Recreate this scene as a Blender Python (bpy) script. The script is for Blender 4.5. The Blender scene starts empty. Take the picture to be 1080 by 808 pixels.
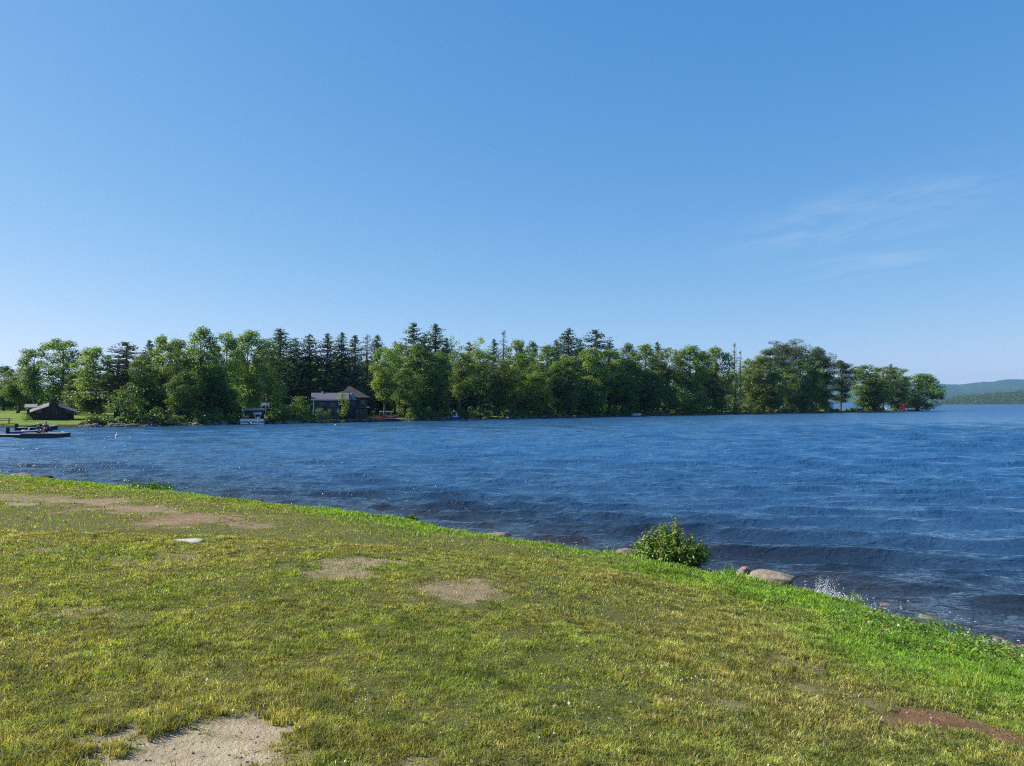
import bpy, bmesh, math, random
import numpy as np
from mathutils import Vector, Matrix

S = bpy.context.scene
COL = S.collection
R = math.radians
PI = math.pi

# ------------------------------------------------------------------ camera, sky, sun, exposure
F = 786.0                      # focal length in photo pixels (1080 wide)
EYE = 3.3                      # eye height above the lake
PITCH = math.atan((425.6 - 404.0) / F)
cam_d = bpy.data.cameras.new('camera')
cam_d.sensor_width = 36.0
cam_d.lens = 36.0 * F / 1080.0
cam_d.clip_start = 0.05
cam_d.clip_end = 30000
cam = bpy.data.objects.new('camera', cam_d)
COL.objects.link(cam)
cam.location = (0, 0, EYE)
cam.rotation_euler = (R(90) + PITCH, 0, 0)
S.camera = cam

SUN_AZ = R(-84)                # clockwise from the view direction: the sun stands squarely to the left
SUN_EL = R(36)
world = bpy.data.worlds.new('World')
S.world = world
world.use_nodes = True
wn, wl = world.node_tree.nodes, world.node_tree.links
wn.clear()
w_out = wn.new('ShaderNodeOutputWorld')
w_bg = wn.new('ShaderNodeBackground')
w_bg.inputs['Strength'].default_value = 0.1
sky = wn.new('ShaderNodeTexSky')
sky.sky_type = 'NISHITA'
sky.sun_disc = False
sky.sun_elevation = SUN_EL
sky.sun_rotation = SUN_AZ
sky.altitude = 450
sky.air_density = 0.7
sky.dust_density = 0.5
sky.ozone_density = 1.5
wl.new(w_bg.outputs[0], w_out.inputs[0])

sun_d = bpy.data.lights.new('sun', 'SUN')
sun_d.energy = 5.0
sun_d.angle = R(0.53)
sun_d.color = (1.0, 0.94, 0.84)
sun = bpy.data.objects.new('sun', sun_d)
COL.objects.link(sun)
sv = Vector((math.sin(SUN_AZ) * math.cos(SUN_EL), math.cos(SUN_AZ) * math.cos(SUN_EL), math.sin(SUN_EL)))
sun.rotation_euler = sv.to_track_quat('Z', 'Y').to_euler()
sun.location = (-40, 0, 60)

S.view_settings.view_transform = 'Standard'
S.view_settings.look = 'None'
S.view_settings.gamma = 1.0
S.view_settings.use_curve_mapping = False
S.view_settings.exposure = 0.95
S.render.engine = 'CYCLES'
S.cycles.use_denoising = False
S.cycles.use_adaptive_sampling = False
S.cycles.pixel_filter_type = 'BLACKMAN_HARRIS'
S.cycles.filter_width = 1.1
S.cycles.max_bounces = 6
S.cycles.diffuse_bounces = 3
S.cycles.glossy_bounces = 3
S.cycles.transmission_bounces = 4
S.cycles.volume_bounces = 0
S.cycles.sample_clamp_indirect = 6.0
S.cycles.sample_clamp_direct = 12.0
S.cycles.caustics_reflective = False
S.cycles.caustics_refractive = False

def wnode(t, **kw):
    n = wn.new(t)
    for k, v in kw.items():
        setattr(n, k, v)
    return n

def ray(u, v):
    """unit-forward view ray of a photo position"""
    zc = (404.0 - v) / F
    return Vector(((u - 540.0) / F, math.cos(PITCH) - math.sin(PITCH) * zc, math.sin(PITCH) + math.cos(PITCH) * zc))

# faint cirrus streaks high in the air
def cirrus(prev, u, v, tilt, half_len, half_wid, amount, sx, sy, seed):
    c = ray(u, v).normalized()
    t = Vector((c.y, -c.x, 0)).normalized()
    b = t.cross(c) * -1
    if b.z < 0: b = -b
    T = t * math.cos(tilt) + b * math.sin(tilt)
    B = b * math.cos(tilt) - t * math.sin(tilt)
    tc = wnode('ShaderNodeTexCoord')
    def dot(vec):
        n = wnode('ShaderNodeVectorMath', operation='DOT_PRODUCT')
        wl.new(tc.outputs['Generated'], n.inputs[0]); n.inputs[1].default_value = vec
        return n.outputs['Value']
    p, q, f = dot(T), dot(B), dot(c)
    def m(op, a, bb=None):
        n = wnode('ShaderNodeMath', operation=op)
        for i, x in enumerate((a, bb)):
            if x is None: continue
            if isinstance(x, (int, float)): n.inputs[i].default_value = x
            else: wl.new(x, n.inputs[i])
        return n.outputs[0]
    cx = wnode('ShaderNodeCombineXYZ')
    wl.new(m('MULTIPLY', p, sx), cx.inputs[0]); wl.new(m('MULTIPLY', q, sy), cx.inputs[1]); cx.inputs[2].default_value = seed
    nz = wnode('ShaderNodeTexNoise'); nz.inputs['Scale'].default_value = 1.0; nz.inputs['Detail'].default_value = 6; nz.inputs['Roughness'].default_value = 0.6
    nz.inputs['Distortion'].default_value = 0.6
    wl.new(cx.outputs[0], nz.inputs['Vector'])
    def bell(x, h):
        r = wnode('ShaderNodeMapRange', interpolation_type='SMOOTHERSTEP')
        wl.new(m('ABSOLUTE', x), r.inputs['Value'])
        r.inputs['From Min'].default_value = h; r.inputs['From Max'].default_value = 0.0
        return r.outputs[0]
    rr = wnode('ShaderNodeMapRange', interpolation_type='SMOOTHSTEP')
    wl.new(nz.outputs['Fac'], rr.inputs['Value'])
    rr.inputs['From Min'].default_value = 0.34; rr.inputs['From Max'].default_value = 0.78
    k = m('MULTIPLY', m('MULTIPLY', bell(p, half_len), bell(q, half_wid)), rr.outputs[0])
    k = m('MULTIPLY', k, m('GREATER_THAN', f, 0.2))
    k = m('MULTIPLY', k, amount)
    mx = wnode('ShaderNodeMix', data_type='RGBA')
    wl.new(k, mx.inputs[0]); wl.new(prev, mx.inputs[6]); mx.inputs[7].default_value = (4.2, 4.6, 5.2, 1)
    return mx.outputs[2]

# the camera's response to a clear sky: each channel of the sky's radiance gets its own slope
sepc = wnode('ShaderNodeSeparateColor'); wl.new(sky.outputs[0], sepc.inputs[0])
cmb = wnode('ShaderNodeCombineColor')
for ch, (gain, gam) in enumerate(((1.50, 1.16), (1.01, 0.655), (1.02, 0.34))):
    m0 = wnode('ShaderNodeMath', operation='MULTIPLY'); wl.new(sepc.outputs[ch], m0.inputs[0]); m0.inputs[1].default_value = 0.1046
    m1 = wnode('ShaderNodeMath', operation='POWER'); wl.new(m0.outputs[0], m1.inputs[0]); m1.inputs[1].default_value = gam
    m2 = wnode('ShaderNodeMath', operation='MULTIPLY'); wl.new(m1.outputs[0], m2.inputs[0]); m2.inputs[1].default_value = gain / (0.1 * 2 ** 0.95)
    wl.new(m2.outputs[0], cmb.inputs[ch])
sky_c = cirrus(cmb.outputs[0], 915, 228, R(7), 0.26, 0.06, 0.20, 9, 46, 3.1)
sky_c = cirrus(sky_c, 900, 281, R(6), 0.17, 0.03, 0.16, 8, 60, 8.7)
wl.new(sky_c, w_bg.inputs['Color'])

# ------------------------------------------------------------------ helpers: numbers
_rngp = np.random.RandomState(7)
_PERM = _rngp.permutation(4096).astype(np.int64)
_VAL = _rngp.rand(4096)
def vnoise(x, y, seed=0):
    x = np.asarray(x, float); y = np.asarray(y, float)
    xi = np.floor(x).astype(np.int64); yi = np.floor(y).astype(np.int64)
    fx = x - xi; fy = y - yi
    fx = fx * fx * (3 - 2 * fx); fy = fy * fy * (3 - 2 * fy)
    def h(a, b):
        return _VAL[_PERM[(_PERM[(a + seed * 131) & 4095] + b) & 4095]]
    a = h(xi, yi); b = h(xi + 1, yi); c = h(xi, yi + 1); d = h(xi + 1, yi + 1)
    return (a * (1 - fx) + b * fx) * (1 - fy) + (c * (1 - fx) + d * fx) * fy
def fbm(x, y, seed=0, oct=4, gain=0.5):
    s = 0.0; a = 1.0; t = 0.0; f = 1.0
    for o in range(oct):
        s = s + a * vnoise(np.asarray(x) * f + o * 17.3, np.asarray(y) * f - o * 9.1, seed + o); t += a
        a *= gain; f *= 2.03
    return s / t
def sstep(a, b, x):
    t = np.clip((np.asarray(x, float) - a) / (b - a), 0, 1)
    return t * t * (3 - 2 * t)
def poly_sd(px, py, pts, closed):
    """distance to a polyline; for a closed one negative outside"""
    px = np.asarray(px, float); py = np.asarray(py, float)
    best = np.full(px.shape, 1e18); inside = np.zeros(px.shape, bool)
    n = len(pts)
    for i in range(n if closed else n - 1):
        ax, ay = pts[i]; bx, by = pts[(i + 1) % n]
        dx, dy = bx - ax, by - ay
        t = np.clip(((px - ax) * dx + (py - ay) * dy) / (dx * dx + dy * dy), 0, 1)
        best = np.minimum(best, (px - ax - t * dx) ** 2 + (py - ay - t * dy) ** 2)
        if closed:
            c = ((ay > py) != (by > py)) & (px < (bx - ax) * (py - ay) / ((by - ay) if by != ay else 1e-9) + ax)
            inside ^= c
    d = np.sqrt(best)
    return np.where(inside, d, -d) if closed else d
def smooth_line(pts, n=1):
    for _ in range(n):
        q = [pts[0]]
        for a, b in zip(pts[:-1], pts[1:]):
            q.append((a[0] * .75 + b[0] * .25, a[1] * .75 + b[1] * .25)); q.append((a[0] * .25 + b[0] * .75, a[1] * .25 + b[1] * .75))
        q.append(pts[-1]); pts = q
    return pts

# ------------------------------------------------------------------ helpers: meshes and objects
def mesh_np(name, V, polys, smooth=False, colors=None, cname='tint', vfloat=None):
    """V (N,3); polys: list of int arrays (M,k); colors (faces,3); vfloat: dict name -> (N,)"""
    me = bpy.data.meshes.new(name)
    V = np.ascontiguousarray(V, np.float32)
    me.vertices.add(len(V)); me.vertices.foreach_set('co', V.ravel())
    loops = np.concatenate([p.ravel() for p in polys]).astype(np.int32)
    sizes = np.concatenate([np.full(len(p), p.shape[1], np.int32) for p in polys])
    starts = np.concatenate([[0], np.cumsum(sizes)[:-1]]).astype(np.int32)
    me.loops.add(len(loops)); me.loops.foreach_set('vertex_index', loops)
    me.polygons.add(len(sizes)); me.polygons.foreach_set('loop_start', starts)
    try: me.polygons.foreach_set('loop_total', sizes)
    except Exception: pass
    me.polygons.foreach_set('use_smooth', np.full(len(sizes), smooth, bool))
    me.update(calc_edges=True)
    if colors is not None:
        a = me.attributes.new(cname, 'FLOAT_COLOR', 'FACE')
        c = np.ones((len(sizes), 4), np.float32); c[:, :3] = colors
        a.data.foreach_set('color', c.ravel())
    for k, arr in (vfloat or {}).items():
        a = me.attributes.new(k, 'FLOAT', 'POINT')
        a.data.foreach_set('value', np.ascontiguousarray(arr, np.float32).ravel())
    return me

def put(name, me, mat=None, parent=None, loc=None):
    o = bpy.data.objects.new(name, me)
    COL.objects.link(o)
    if mat is not None and not me.materials: me.materials.append(mat)
    if parent is not None: o.parent = parent
    if loc is not None: o.location = loc
    return o
def tag(o, label=None, cat=None, group=None, kind=None):
    if label: o['label'] = label
    if cat: o['category'] = cat
    if group: o['group'] = group
    if kind: o['kind'] = kind
    return o
def empty(name, loc, rz=0.0, scale=None):
    o = bpy.data.objects.new(name, None)
    COL.objects.link(o)
    o.empty_display_size = 0.2
    o.location = loc; o.rotation_euler = (0, 0, rz)
    if scale: o.scale = scale
    return o

class MB:
    def __init__(self): self.v = []; self.f = []
    def add(self, vs, fs):
        b = len(self.v); self.v += [tuple(p) for p in vs]; self.f += [tuple(b + i for i in f) for f in fs]; return self
    def box(self, x0, x1, y0, y1, z0, z1):
        return self.add([(x0, y0, z0), (x1, y0, z0), (x1, y1, z0), (x0, y1, z0), (x0, y0, z1), (x1, y0, z1), (x1, y1, z1), (x0, y1, z1)],
                        [(0, 3, 2, 1), (4, 5, 6, 7), (0, 1, 5, 4), (1, 2, 6, 5), (2, 3, 7, 6), (3, 0, 4, 7)])
    def hexa(self, p8): return self.add(p8, [(0, 3, 2, 1), (4, 5, 6, 7), (0, 1, 5, 4), (1, 2, 6, 5), (2, 3, 7, 6), (3, 0, 4, 7)])
    def tube(self, pts, rads, n=8, cap=True):
        pts = [Vector(p) for p in pts]
        if isinstance(rads, (int, float)): rads = [rads] * len(pts)
        vs = []; fs = []
        for i, p in enumerate(pts):
            d = (pts[min(i + 1, len(pts) - 1)] - pts[max(i - 1, 0)])
            d = d.normalized() if d.length > 1e-9 else Vector((0, 0, 1))
            a = d.orthogonal().normalized() if abs(d.z) < 0.9 else Vector((1, 0, 0))
            a = (a - d * a.dot(d)).normalized(); b = d.cross(a)
            for k in range(n):
                t = 2 * PI * k / n
                vs.append(p + (a * math.cos(t) + b * math.sin(t)) * rads[i])
        for i in range(len(pts) - 1):
            for k in range(n):
                fs.append((i * n + k, i * n + (k + 1) % n, (i + 1) * n + (k + 1) % n, (i + 1) * n + k))
        if cap:
            fs.append(tuple(range(n))[::-1]); fs.append(tuple((len(pts) - 1) * n + k for k in range(n)))
        return self.add(vs, fs)
    def lathe(self, prof, n=16, c=(0, 0, 0)):
        vs = []; fs = []
        for r, z in prof:
            for k in range(n): vs.append((c[0] + r * math.cos(2 * PI * k / n), c[1] + r * math.sin(2 * PI * k / n), c[2] + z))
        for i in range(len(prof) - 1):
            for k in range(n): fs.append((i * n + k, i * n + (k + 1) % n, (i + 1) * n + (k + 1) % n, (i + 1) * n + k))
        fs.append(tuple(range(n))[::-1]); fs.append(tuple((len(prof) - 1) * n + k for k in range(n)))
        return self.add(vs, fs)
    def prism(self, poly, y0, y1):
        """outline in x,z pushed along y"""
        n = len(poly)
        vs = [(x, y0, z) for x, z in poly] + [(x, y1, z) for x, z in poly]
        fs = [tuple(range(n)), tuple(range(2 * n - 1, n - 1, -1))] + [(i, n + i, n + (i + 1) % n, (i + 1) % n) for i in range(n)]
        return self.add(vs, fs)
    def build(self, name, mat, parent=None, bevel=0.0, smooth=False, loc=None):
        me = bpy.data.meshes.new(name)
        me.from_pydata([tuple(p) for p in self.v], [], self.f); me.update()
        bm = bmesh.new(); bm.from_mesh(me); bmesh.ops.recalc_face_normals(bm, faces=bm.faces); bm.to_mesh(me); bm.free()
        if smooth: me.polygons.foreach_set('use_smooth', [True] * len(me.polygons))
        o = put(name, me, mat, parent, loc)
        if bevel:
            m = o.modifiers.new('bevel', 'BEVEL'); m.width = bevel; m.segments = 2; m.limit_method = 'ANGLE'
        return o

# ------------------------------------------------------------------ materials
def newmat(name):
    m = bpy.data.materials.new(name); m.use_nodes = True
    nt = m.node_tree; nt.nodes.clear()
    out = nt.nodes.new('ShaderNodeOutputMaterial')
    return m, nt, out
def N(nt, t, **kw):
    n = nt.nodes.new(t)
    for k, v in kw.items(): setattr(n, k, v)
    return n
def principled(nt, out, rough=0.6, spec=0.3):
    p = N(nt, 'ShaderNodeBsdfPrincipled'); p.inputs['Roughness'].default_value = rough
    p.inputs['Specular IOR Level'].default_value = spec
    nt.links.new(p.outputs[0], out.inputs[0]); return p
def ramp(nt, fac, stops):
    r = N(nt, 'ShaderNodeValToRGB'); e = r.color_ramp.elements
    while len(e) < len(stops): e.new(0.5)
    for i, (p, c) in enumerate(stops): e[i].position = p; e[i].color = (*c, 1)
    nt.links.new(fac, r.inputs[0]); return r.outputs[0]
def noise(nt, vec, scale, detail=4, rough=0.55, dist=0.0):
    n = N(nt, 'ShaderNodeTexNoise'); n.inputs['Scale'].default_value = scale; n.inputs['Detail'].default_value = detail
    n.inputs['Roughness'].default_value = rough; n.inputs['Distortion'].default_value = dist
    if vec is not None: nt.links.new(vec, n.inputs['Vector'])
    return n.outputs['Fac']
def wpos(nt): return N(nt, 'ShaderNodeNewGeometry').outputs['Position']
def opos(nt): return N(nt, 'ShaderNodeTexCoord').outputs['Object']
def bump(nt, p, h, strength, dist):
    b = N(nt, 'ShaderNodeBump'); b.inputs['Strength'].default_value = strength; b.inputs['Distance'].default_value = dist
    nt.links.new(h, b.inputs['Height']); nt.links.new(b.outputs[0], p.inputs['Normal']); return b

def paint(name, col, rough=0.5, var=0.12, scale=3.0, spec=0.4, bumpk=0.0, metal=0.0):
    """a plain surface with mottled wear"""
    m, nt, out = newmat(name); p = principled(nt, out, rough, spec); p.inputs['Metallic'].default_value = metal
    v = opos(nt); f = noise(nt, v, scale, 5, 0.6)
    a = tuple(c * (1 - var) for c in col); b = tuple(min(1, c * (1 + var)) for c in col)
    nt.links.new(ramp(nt, f, [(0.3, a), (0.7, b)]), p.inputs['Base Color'])
    if bumpk: bump(nt, p, noise(nt, v, scale * 6, 3), bumpk, 0.02)
    return m
def planks(name, col, vertical=True, width=0.14, var=0.25):
    m, nt, out = newmat(name); p = principled(nt, out, 0.75, 0.2)
    v = opos(nt); sep = N(nt, 'ShaderNodeSeparateXYZ'); nt.links.new(v, sep.inputs[0])
    ax = sep.outputs[0] if vertical else sep.outputs[2]
    d = N(nt, 'ShaderNodeMath', operation='DIVIDE'); nt.links.new(ax, d.inputs[0]); d.inputs[1].default_value = width
    fr = N(nt, 'ShaderNodeMath', operation='FRACT'); nt.links.new(d.outputs[0], fr.inputs[0])
    fl = N(nt, 'ShaderNodeMath', operation='FLOOR'); nt.links.new(d.outputs[0], fl.inputs[0])
    wn_ = N(nt, 'ShaderNodeTexWhiteNoise', noise_dimensions='1D'); nt.links.new(fl.outputs[0], wn_.inputs['W'])
    f2 = noise(nt, v, 4.0, 5)
    ad = N(nt, 'ShaderNodeMath', operation='ADD'); nt.links.new(wn_.outputs[0], ad.inputs[0]); nt.links.new(f2, ad.inputs[1])
    hf = N(nt, 'ShaderNodeMath', operation='MULTIPLY'); nt.links.new(ad.outputs[0], hf.inputs[0]); hf.inputs[1].default_value = 0.5
    nt.links.new(ramp(nt, hf.outputs[0], [(0.15, tuple(c * (1 - var) for c in col)), (0.85, tuple(c * (1 + var) for c in col))]), p.inputs['Base Color'])
    gr = N(nt, 'ShaderNodeMapRange'); nt.links.new(fr.outputs[0], gr.inputs[0]); gr.inputs[1].default_value = 0.0; gr.inputs[2].default_value = 0.1
    bump(nt, p, gr.outputs[0], 0.8, 0.02)
    return m

def leafmat(name, base, trans=0.3, rough=0.55, hue=0.03, use_obj=True, attr='tint', spec=0.25):
    m, nt, out = newmat(name)
    p = N(nt, 'ShaderNodeBsdfPrincipled'); p.inputs['Roughness'].default_value = rough; p.inputs['Specular IOR Level'].default_value = spec
    t = N(nt, 'ShaderNodeBsdfTranslucent'); mx = N(nt, 'ShaderNodeMixShader'); mx.inputs[0].default_value = trans
    at = N(nt, 'ShaderNodeAttribute'); at.attribute_name = attr
    mul = N(nt, 'ShaderNodeMix', data_type='RGBA', blend_type='MULTIPLY'); mul.inputs[0].default_value = 1.0
    mul.inputs[6].default_value = (*base, 1); nt.links.new(at.outputs['Color'], mul.inputs[7])
    c = mul.outputs[2]
    if use_obj:
        oi = N(nt, 'ShaderNodeObjectInfo')
        m2 = N(nt, 'ShaderNodeMix', data_type='RGBA', blend_type='MULTIPLY'); m2.inputs[0].default_value = 1.0
        nt.links.new(c, m2.inputs[6]); nt.links.new(oi.outputs['Color'], m2.inputs[7]); c = m2.outputs[2]
    tw = N(nt, 'ShaderNodeMix', data_type='RGBA', blend_type='MULTIPLY'); tw.inputs[0].default_value = 1.0
    nt.links.new(c, tw.inputs[6]); tw.inputs[7].default_value = (1.5, 1.45, 0.6, 1)
    nt.links.new(c, p.inputs['Base Color']); nt.links.new(tw.outputs[2], t.inputs['Color'])
    nt.links.new(p.outputs[0], mx.inputs[1]); nt.links.new(t.outputs[0], mx.inputs[2]); nt.links.new(mx.outputs[0], out.inputs[0])
    return m

def barkmat(name, a, b, scale=6.0):
    m, nt, out = newmat(name); p = principled(nt, out, 0.85, 0.15)
    mp = N(nt, 'ShaderNodeMapping'); mp.inputs['Scale'].default_value = (1, 1, 0.25)
    nt.links.new(opos(nt), mp.inputs[0])
    f = noise(nt, mp.outputs[0], scale, 6, 0.65)
    nt.links.new(ramp(nt, f, [(0.3, a), (0.7, b)]), p.inputs['Base Color']); bump(nt, p, f, 0.6, 0.05)
    return m

def rockmat(name, a, b, c, scale=5.0):
    m, nt, out = newmat(name); p = principled(nt, out, 0.85, 0.25)
    v = opos(nt); f = noise(nt, v, scale, 8, 0.7); g = noise(nt, v, scale * 9, 4, 0.7)
    nt.links.new(ramp(nt, f, [(0.3, a), (0.52, b), (0.75, c)]), p.inputs['Base Color'])
    ad = N(nt, 'ShaderNodeMath', operation='ADD'); nt.links.new(f, ad.inputs[0]); nt.links.new(g, ad.inputs[1])
    bump(nt, p, ad.outputs[0], 0.7, 0.03)
    return m

# ------------------------------------------------------------------ the near shore: one ground sheet with lake bed
EDGE = [(-160, 96), (-100, 66), (-60, 51), (-33, 37.5)] + [(1.09 * a, 1.09 * b) for a, b in ((-19, 27.7), (-11.5, 23.2), (-6, 19.65), (-2.4, 17.3), (0, 15.2),
        (1.9, 13.4), (3.35, 11.95), (4.4, 10.65), (4.88, 9.45), (5.62, 7.95))] + [(7.3, 6.4), (10.5, 3.4), (15.5, -3), (24, -16), (60, -60), (160, -160)]
EDGE = smooth_line(EDGE, 2)
LAND = EDGE + [(160, -400), (-400, -400), (-400, 88)]
def edge_sd(x, y):
    d = poly_sd(x, y, LAND, True)
    w = 0.75 * (fbm(np.asarray(x) * 1.1, np.asarray(y) * 1.1, 5, 4) - 0.5) + 0.5 * (vnoise(np.asarray(x) * 0.25, np.asarray(y) * 0.25, 9) - 0.5)
    return d + w * sstep(30, 10, np.abs(d))
def lawn_z(x, y, s=None):
    if s is None: s = edge_sd(x, y)
    sp = np.maximum(s, 0)
    z = 0.30 + 1.30 * (1 - np.exp(-sp / 4.6)) + 0.004 * np.minimum(sp, 60)
    z = z + (0.10 * (fbm(np.asarray(x) * 0.22, np.asarray(y) * 0.22, 21, 3) - 0.5) + 0.03 * (fbm(np.asarray(x) * 1.3, np.asarray(y) * 1.3, 33, 3) - 0.5)) * sstep(0, 2, sp)
    zb = np.where(s > -0.4, 0.30 + 0.75 * s, np.where(s > -2.6, 0.115 * (s + 0.4), -0.253 + (s + 2.6) * 0.2))
    return np.where(s >= 0, z, np.maximum(zb, -3.0))
def ground_at(u, v):
    d = ray(u, v); lo, hi = 1.0, 60.0
    ts = np.linspace(1.5, 60, 1600)
    z = lawn_z(ts * d.x / d.y, ts)
    k = np.argmax((EYE + ts * d.z / d.y) <= z)
    t = ts[k]
    return Vector((t * d.x / d.y, t, float(z[k])))

def edge_at(u, inset=0.0):
    """where the view column u crosses the bank edge (or a line some way inland of it)"""
    dx = (u - 540.0) / F; ts = np.linspace(3, 60, 1200)
    s = edge_sd(ts * dx, ts); k = len(ts) - 1 - np.argmax((s > inset)[::-1])
    # the outermost land along the column that belongs to the near bank
    land = np.nonzero(s > inset)[0]; brk = np.nonzero(np.diff(land) > 1)[0]
    k = land[brk[0]] if len(brk) else land[-1]
    t = float(ts[k]); return Vector((t * dx, t, float(lawn_z(np.array([t * dx]), np.array([t]))[0])))
# worn patches: (u, v, half width, half height, strength, redness)
WORN_PX = [(228, 792, 92, 34, 1.0, 0.0), (250, 770, 55, 22, 1.0, 0.1), (366, 593, 44, 7, .74, .35), (350, 602, 38, 8, .74, .4), (482, 622, 32, 12, .78, .5), (520, 629, 22, 5, .5, .4),
           (30, 525, 45, 3, .6, .4), (95, 529, 45, 4, .85, .5), (140, 537, 48, 4, .9, .6), (205, 547, 58, 6, .9, .7), (258, 552, 26, 4, .7, .6), (20, 531, 20, 2, .7, .2),
           (985, 760, 62, 13, .9, 1.0), (1045, 775, 50, 10, .88, 1.0), (851, 702, 17, 5, .7, .7), (892, 696, 11, 4, .6, .5), (820, 692, 9, 3, .7, .5), (850, 727, 15, 4, .5, .4),
           (185, 588, 42, 10, .55, .25), (60, 580, 40, 4, .45, .2), (90, 647, 40, 6, .4, .2), (770, 745, 20, 5, .4, .3), (300, 800, 60, 20, .45, .2), (920, 742, 20, 7, .5, .6), (440, 806, 30, 8, .5, .3)]
WORN = []
for (u, v, hw, hh, st, red) in WORN_PX:
    c = ground_at(u, v); a = ground_at(u, v - hh); b = ground_at(u, min(v + hh, 900))
    WORN.append((c.x, c.y, hw / F * c.y, max(0.12, (a.y - b.y) / 2), st, red))
def worn(x, y):
    d = np.zeros_like(np.asarray(x, float)); rd = np.zeros_like(d)
    n1 = fbm(np.asarray(x) * 1.7, np.asarray(y) * 1.7, 41, 5, 0.6); n2 = fbm(np.asarray(x) * 6, np.asarray(y) * 6, 47, 3); n3 = vnoise(np.asarray(x) * 28, np.asarray(y) * 28, 49)
    for (cx, cy, rx, ry, st, red) in WORN:
        r = np.sqrt(((x - cx) / rx) ** 2 + ((y - cy) / ry) ** 2) + (n1 - 0.5) * 2.1 + (n2 - 0.5) * 1.1 + (n3 - 0.5) * 0.5
        k = st * sstep(1.30, 0.78, r)
        rd = np.where(k > d, red, rd); d = np.maximum(d, k)
    return d, rd

def axis(fine0, fine1, step, far, grow=1.25):
    a = list(np.arange(fine0, fine1 + 1e-6, step)); s = step; x = a[-1]
    while x < far: s *= grow; x += s; a.append(x)
    s = step; x = a[0]; pre = []
    while x > -far: s *= grow; x -= s; pre.append(x)
    return np.array(pre[::-1] + a)
gx = axis(-24, 9, 0.1, 10500); gy = axis(-2, 31, 0.1, 10500)
GX, GY = np.meshgrid(gx, gy)
gs = edge_sd(GX, GY); gz = lawn_z(GX, GY, gs)
wd, wr = worn(GX.ravel(), GY.ravel())
gz = gz - 0.025 * wd.reshape(gz.shape)
nx, ny = len(gx), len(gy)
ii = np.arange(nx * ny).reshape(ny, nx)
quads = np.stack([ii[:-1, :-1].ravel(), ii[:-1, 1:].ravel(), ii[1:, 1:].ravel(), ii[1:, :-1].ravel()], 1)
gme = mesh_np('ground', np.stack([GX.ravel(), GY.ravel(), gz.ravel()], 1), [quads], True, vfloat={'worn': wd, 'red': wr, 'inland': np.clip(gs.ravel(), -20, 20)})

m_ground, nt, out = newmat('turf and soil')
p = principled(nt, out, 0.95, 0.1)
pos = wpos(nt)
def attr(nt, n):
    a = N(nt, 'ShaderNodeAttribute'); a.attribute_name = n; return a.outputs['Fac']
def mixc(nt, f, a, b):
    m = N(nt, 'ShaderNodeMix', data_type='RGBA')
    for i, x in ((0, f), (6, a), (7, b)):
        if isinstance(x, tuple): m.inputs[i].default_value = (*x, 1)
        elif isinstance(x, (int, float)): m.inputs[i].default_value = x
        else: nt.links.new(x, m.inputs[i])
    return m.outputs[2]
n_big = noise(nt, pos, 0.5, 5, 0.6); n_fine = noise(nt, pos, 38, 5, 0.7); n_mid = noise(nt, pos, 6, 5, 0.65)
thatch = mixc(nt, 0.5, ramp(nt, n_fine, [(0.3, (0.04, 0.045, 0.012)), (0.7, (0.17, 0.16, 0.06))]), ramp(nt, n_big, [(0.3, (0.07, 0.10, 0.02)), (0.7, (0.16, 0.15, 0.045))]))
soil_a = ramp(nt, n_mid, [(0.25, (0.26, 0.205, 0.135)), (0.5, (0.39, 0.32, 0.21)), (0.75, (0.49, 0.415, 0.29))])
soil_b = ramp(nt, n_mid, [(0.25, (0.10, 0.055, 0.034)), (0.5, (0.195, 0.105, 0.058)), (0.75, (0.29, 0.175, 0.105))])
soil = mixc(nt, attr(nt, 'red'), soil_a, soil_b)
soil = mixc(nt, ramp(nt, n_fine, [(0.55, (0, 0, 0)), (0.75, (0.5, 0.5, 0.5))]), soil, (0.10, 0.08, 0.055))
c1 = mixc(nt, attr(nt, 'worn'), thatch, soil)
bank = ramp(nt, noise(nt, pos, 3, 6, 0.7), [(0.3, (0.03, 0.025, 0.018)), (0.7, (0.11, 0.09, 0.065))])
edgef = N(nt, 'ShaderNodeMapRange'); nt.links.new(attr(nt, 'inland'), edgef.inputs[0]); edgef.inputs[1].default_value = 0.05; edgef.inputs[2].default_value = -0.12
nt.links.new(mixc(nt, edgef.outputs[0], c1, bank), p.inputs['Base Color'])
ad = N(nt, 'ShaderNodeMath', operation='ADD'); nt.links.new(n_fine, ad.inputs[0]); nt.links.new(n_mid, ad.inputs[1])
bump(nt, p, ad.outputs[0], 0.9, 0.035)
ground = put('ground', gme, m_ground); tag(ground, 'mown grass lawn with bare worn patches sloping to the lake', kind='structure')

# ------------------------------------------------------------------ the lake
rw = np.random.RandomState(3)
waves = []
for i in range(84):
    L = 0.36 * (3.0 / 0.36) ** (rw.rand() ** 1.15)
    th = R(-97) + rw.normal() * R(22 if L < 0.8 else 11)                 # the waves run towards the near shore
    amp = 0.0064 * L ** 0.88 * (0.55 + 0.9 * rw.rand())
    waves.append((2 * PI / L, math.cos(th), math.sin(th), amp, rw.rand() * 2 * PI, L))
def graded(lo, hi, f0, f1, step, g):
    a = list(np.arange(f0, f1 + 1e-6, step)); s = step; x = a[-1]
    while x < hi: s *= g; x += s; a.append(min(x, hi))
    s = step; x = a[0]; pre = []
    while x > lo: s *= g; x -= s; pre.append(max(x, lo))
    return np.array(pre[::-1] + a)
wx = graded(-10500, 10500, -24, 24, 0.14, 1.022); wy = graded(-700, 10500, 8, 32, 0.085, 1.0075)
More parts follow.
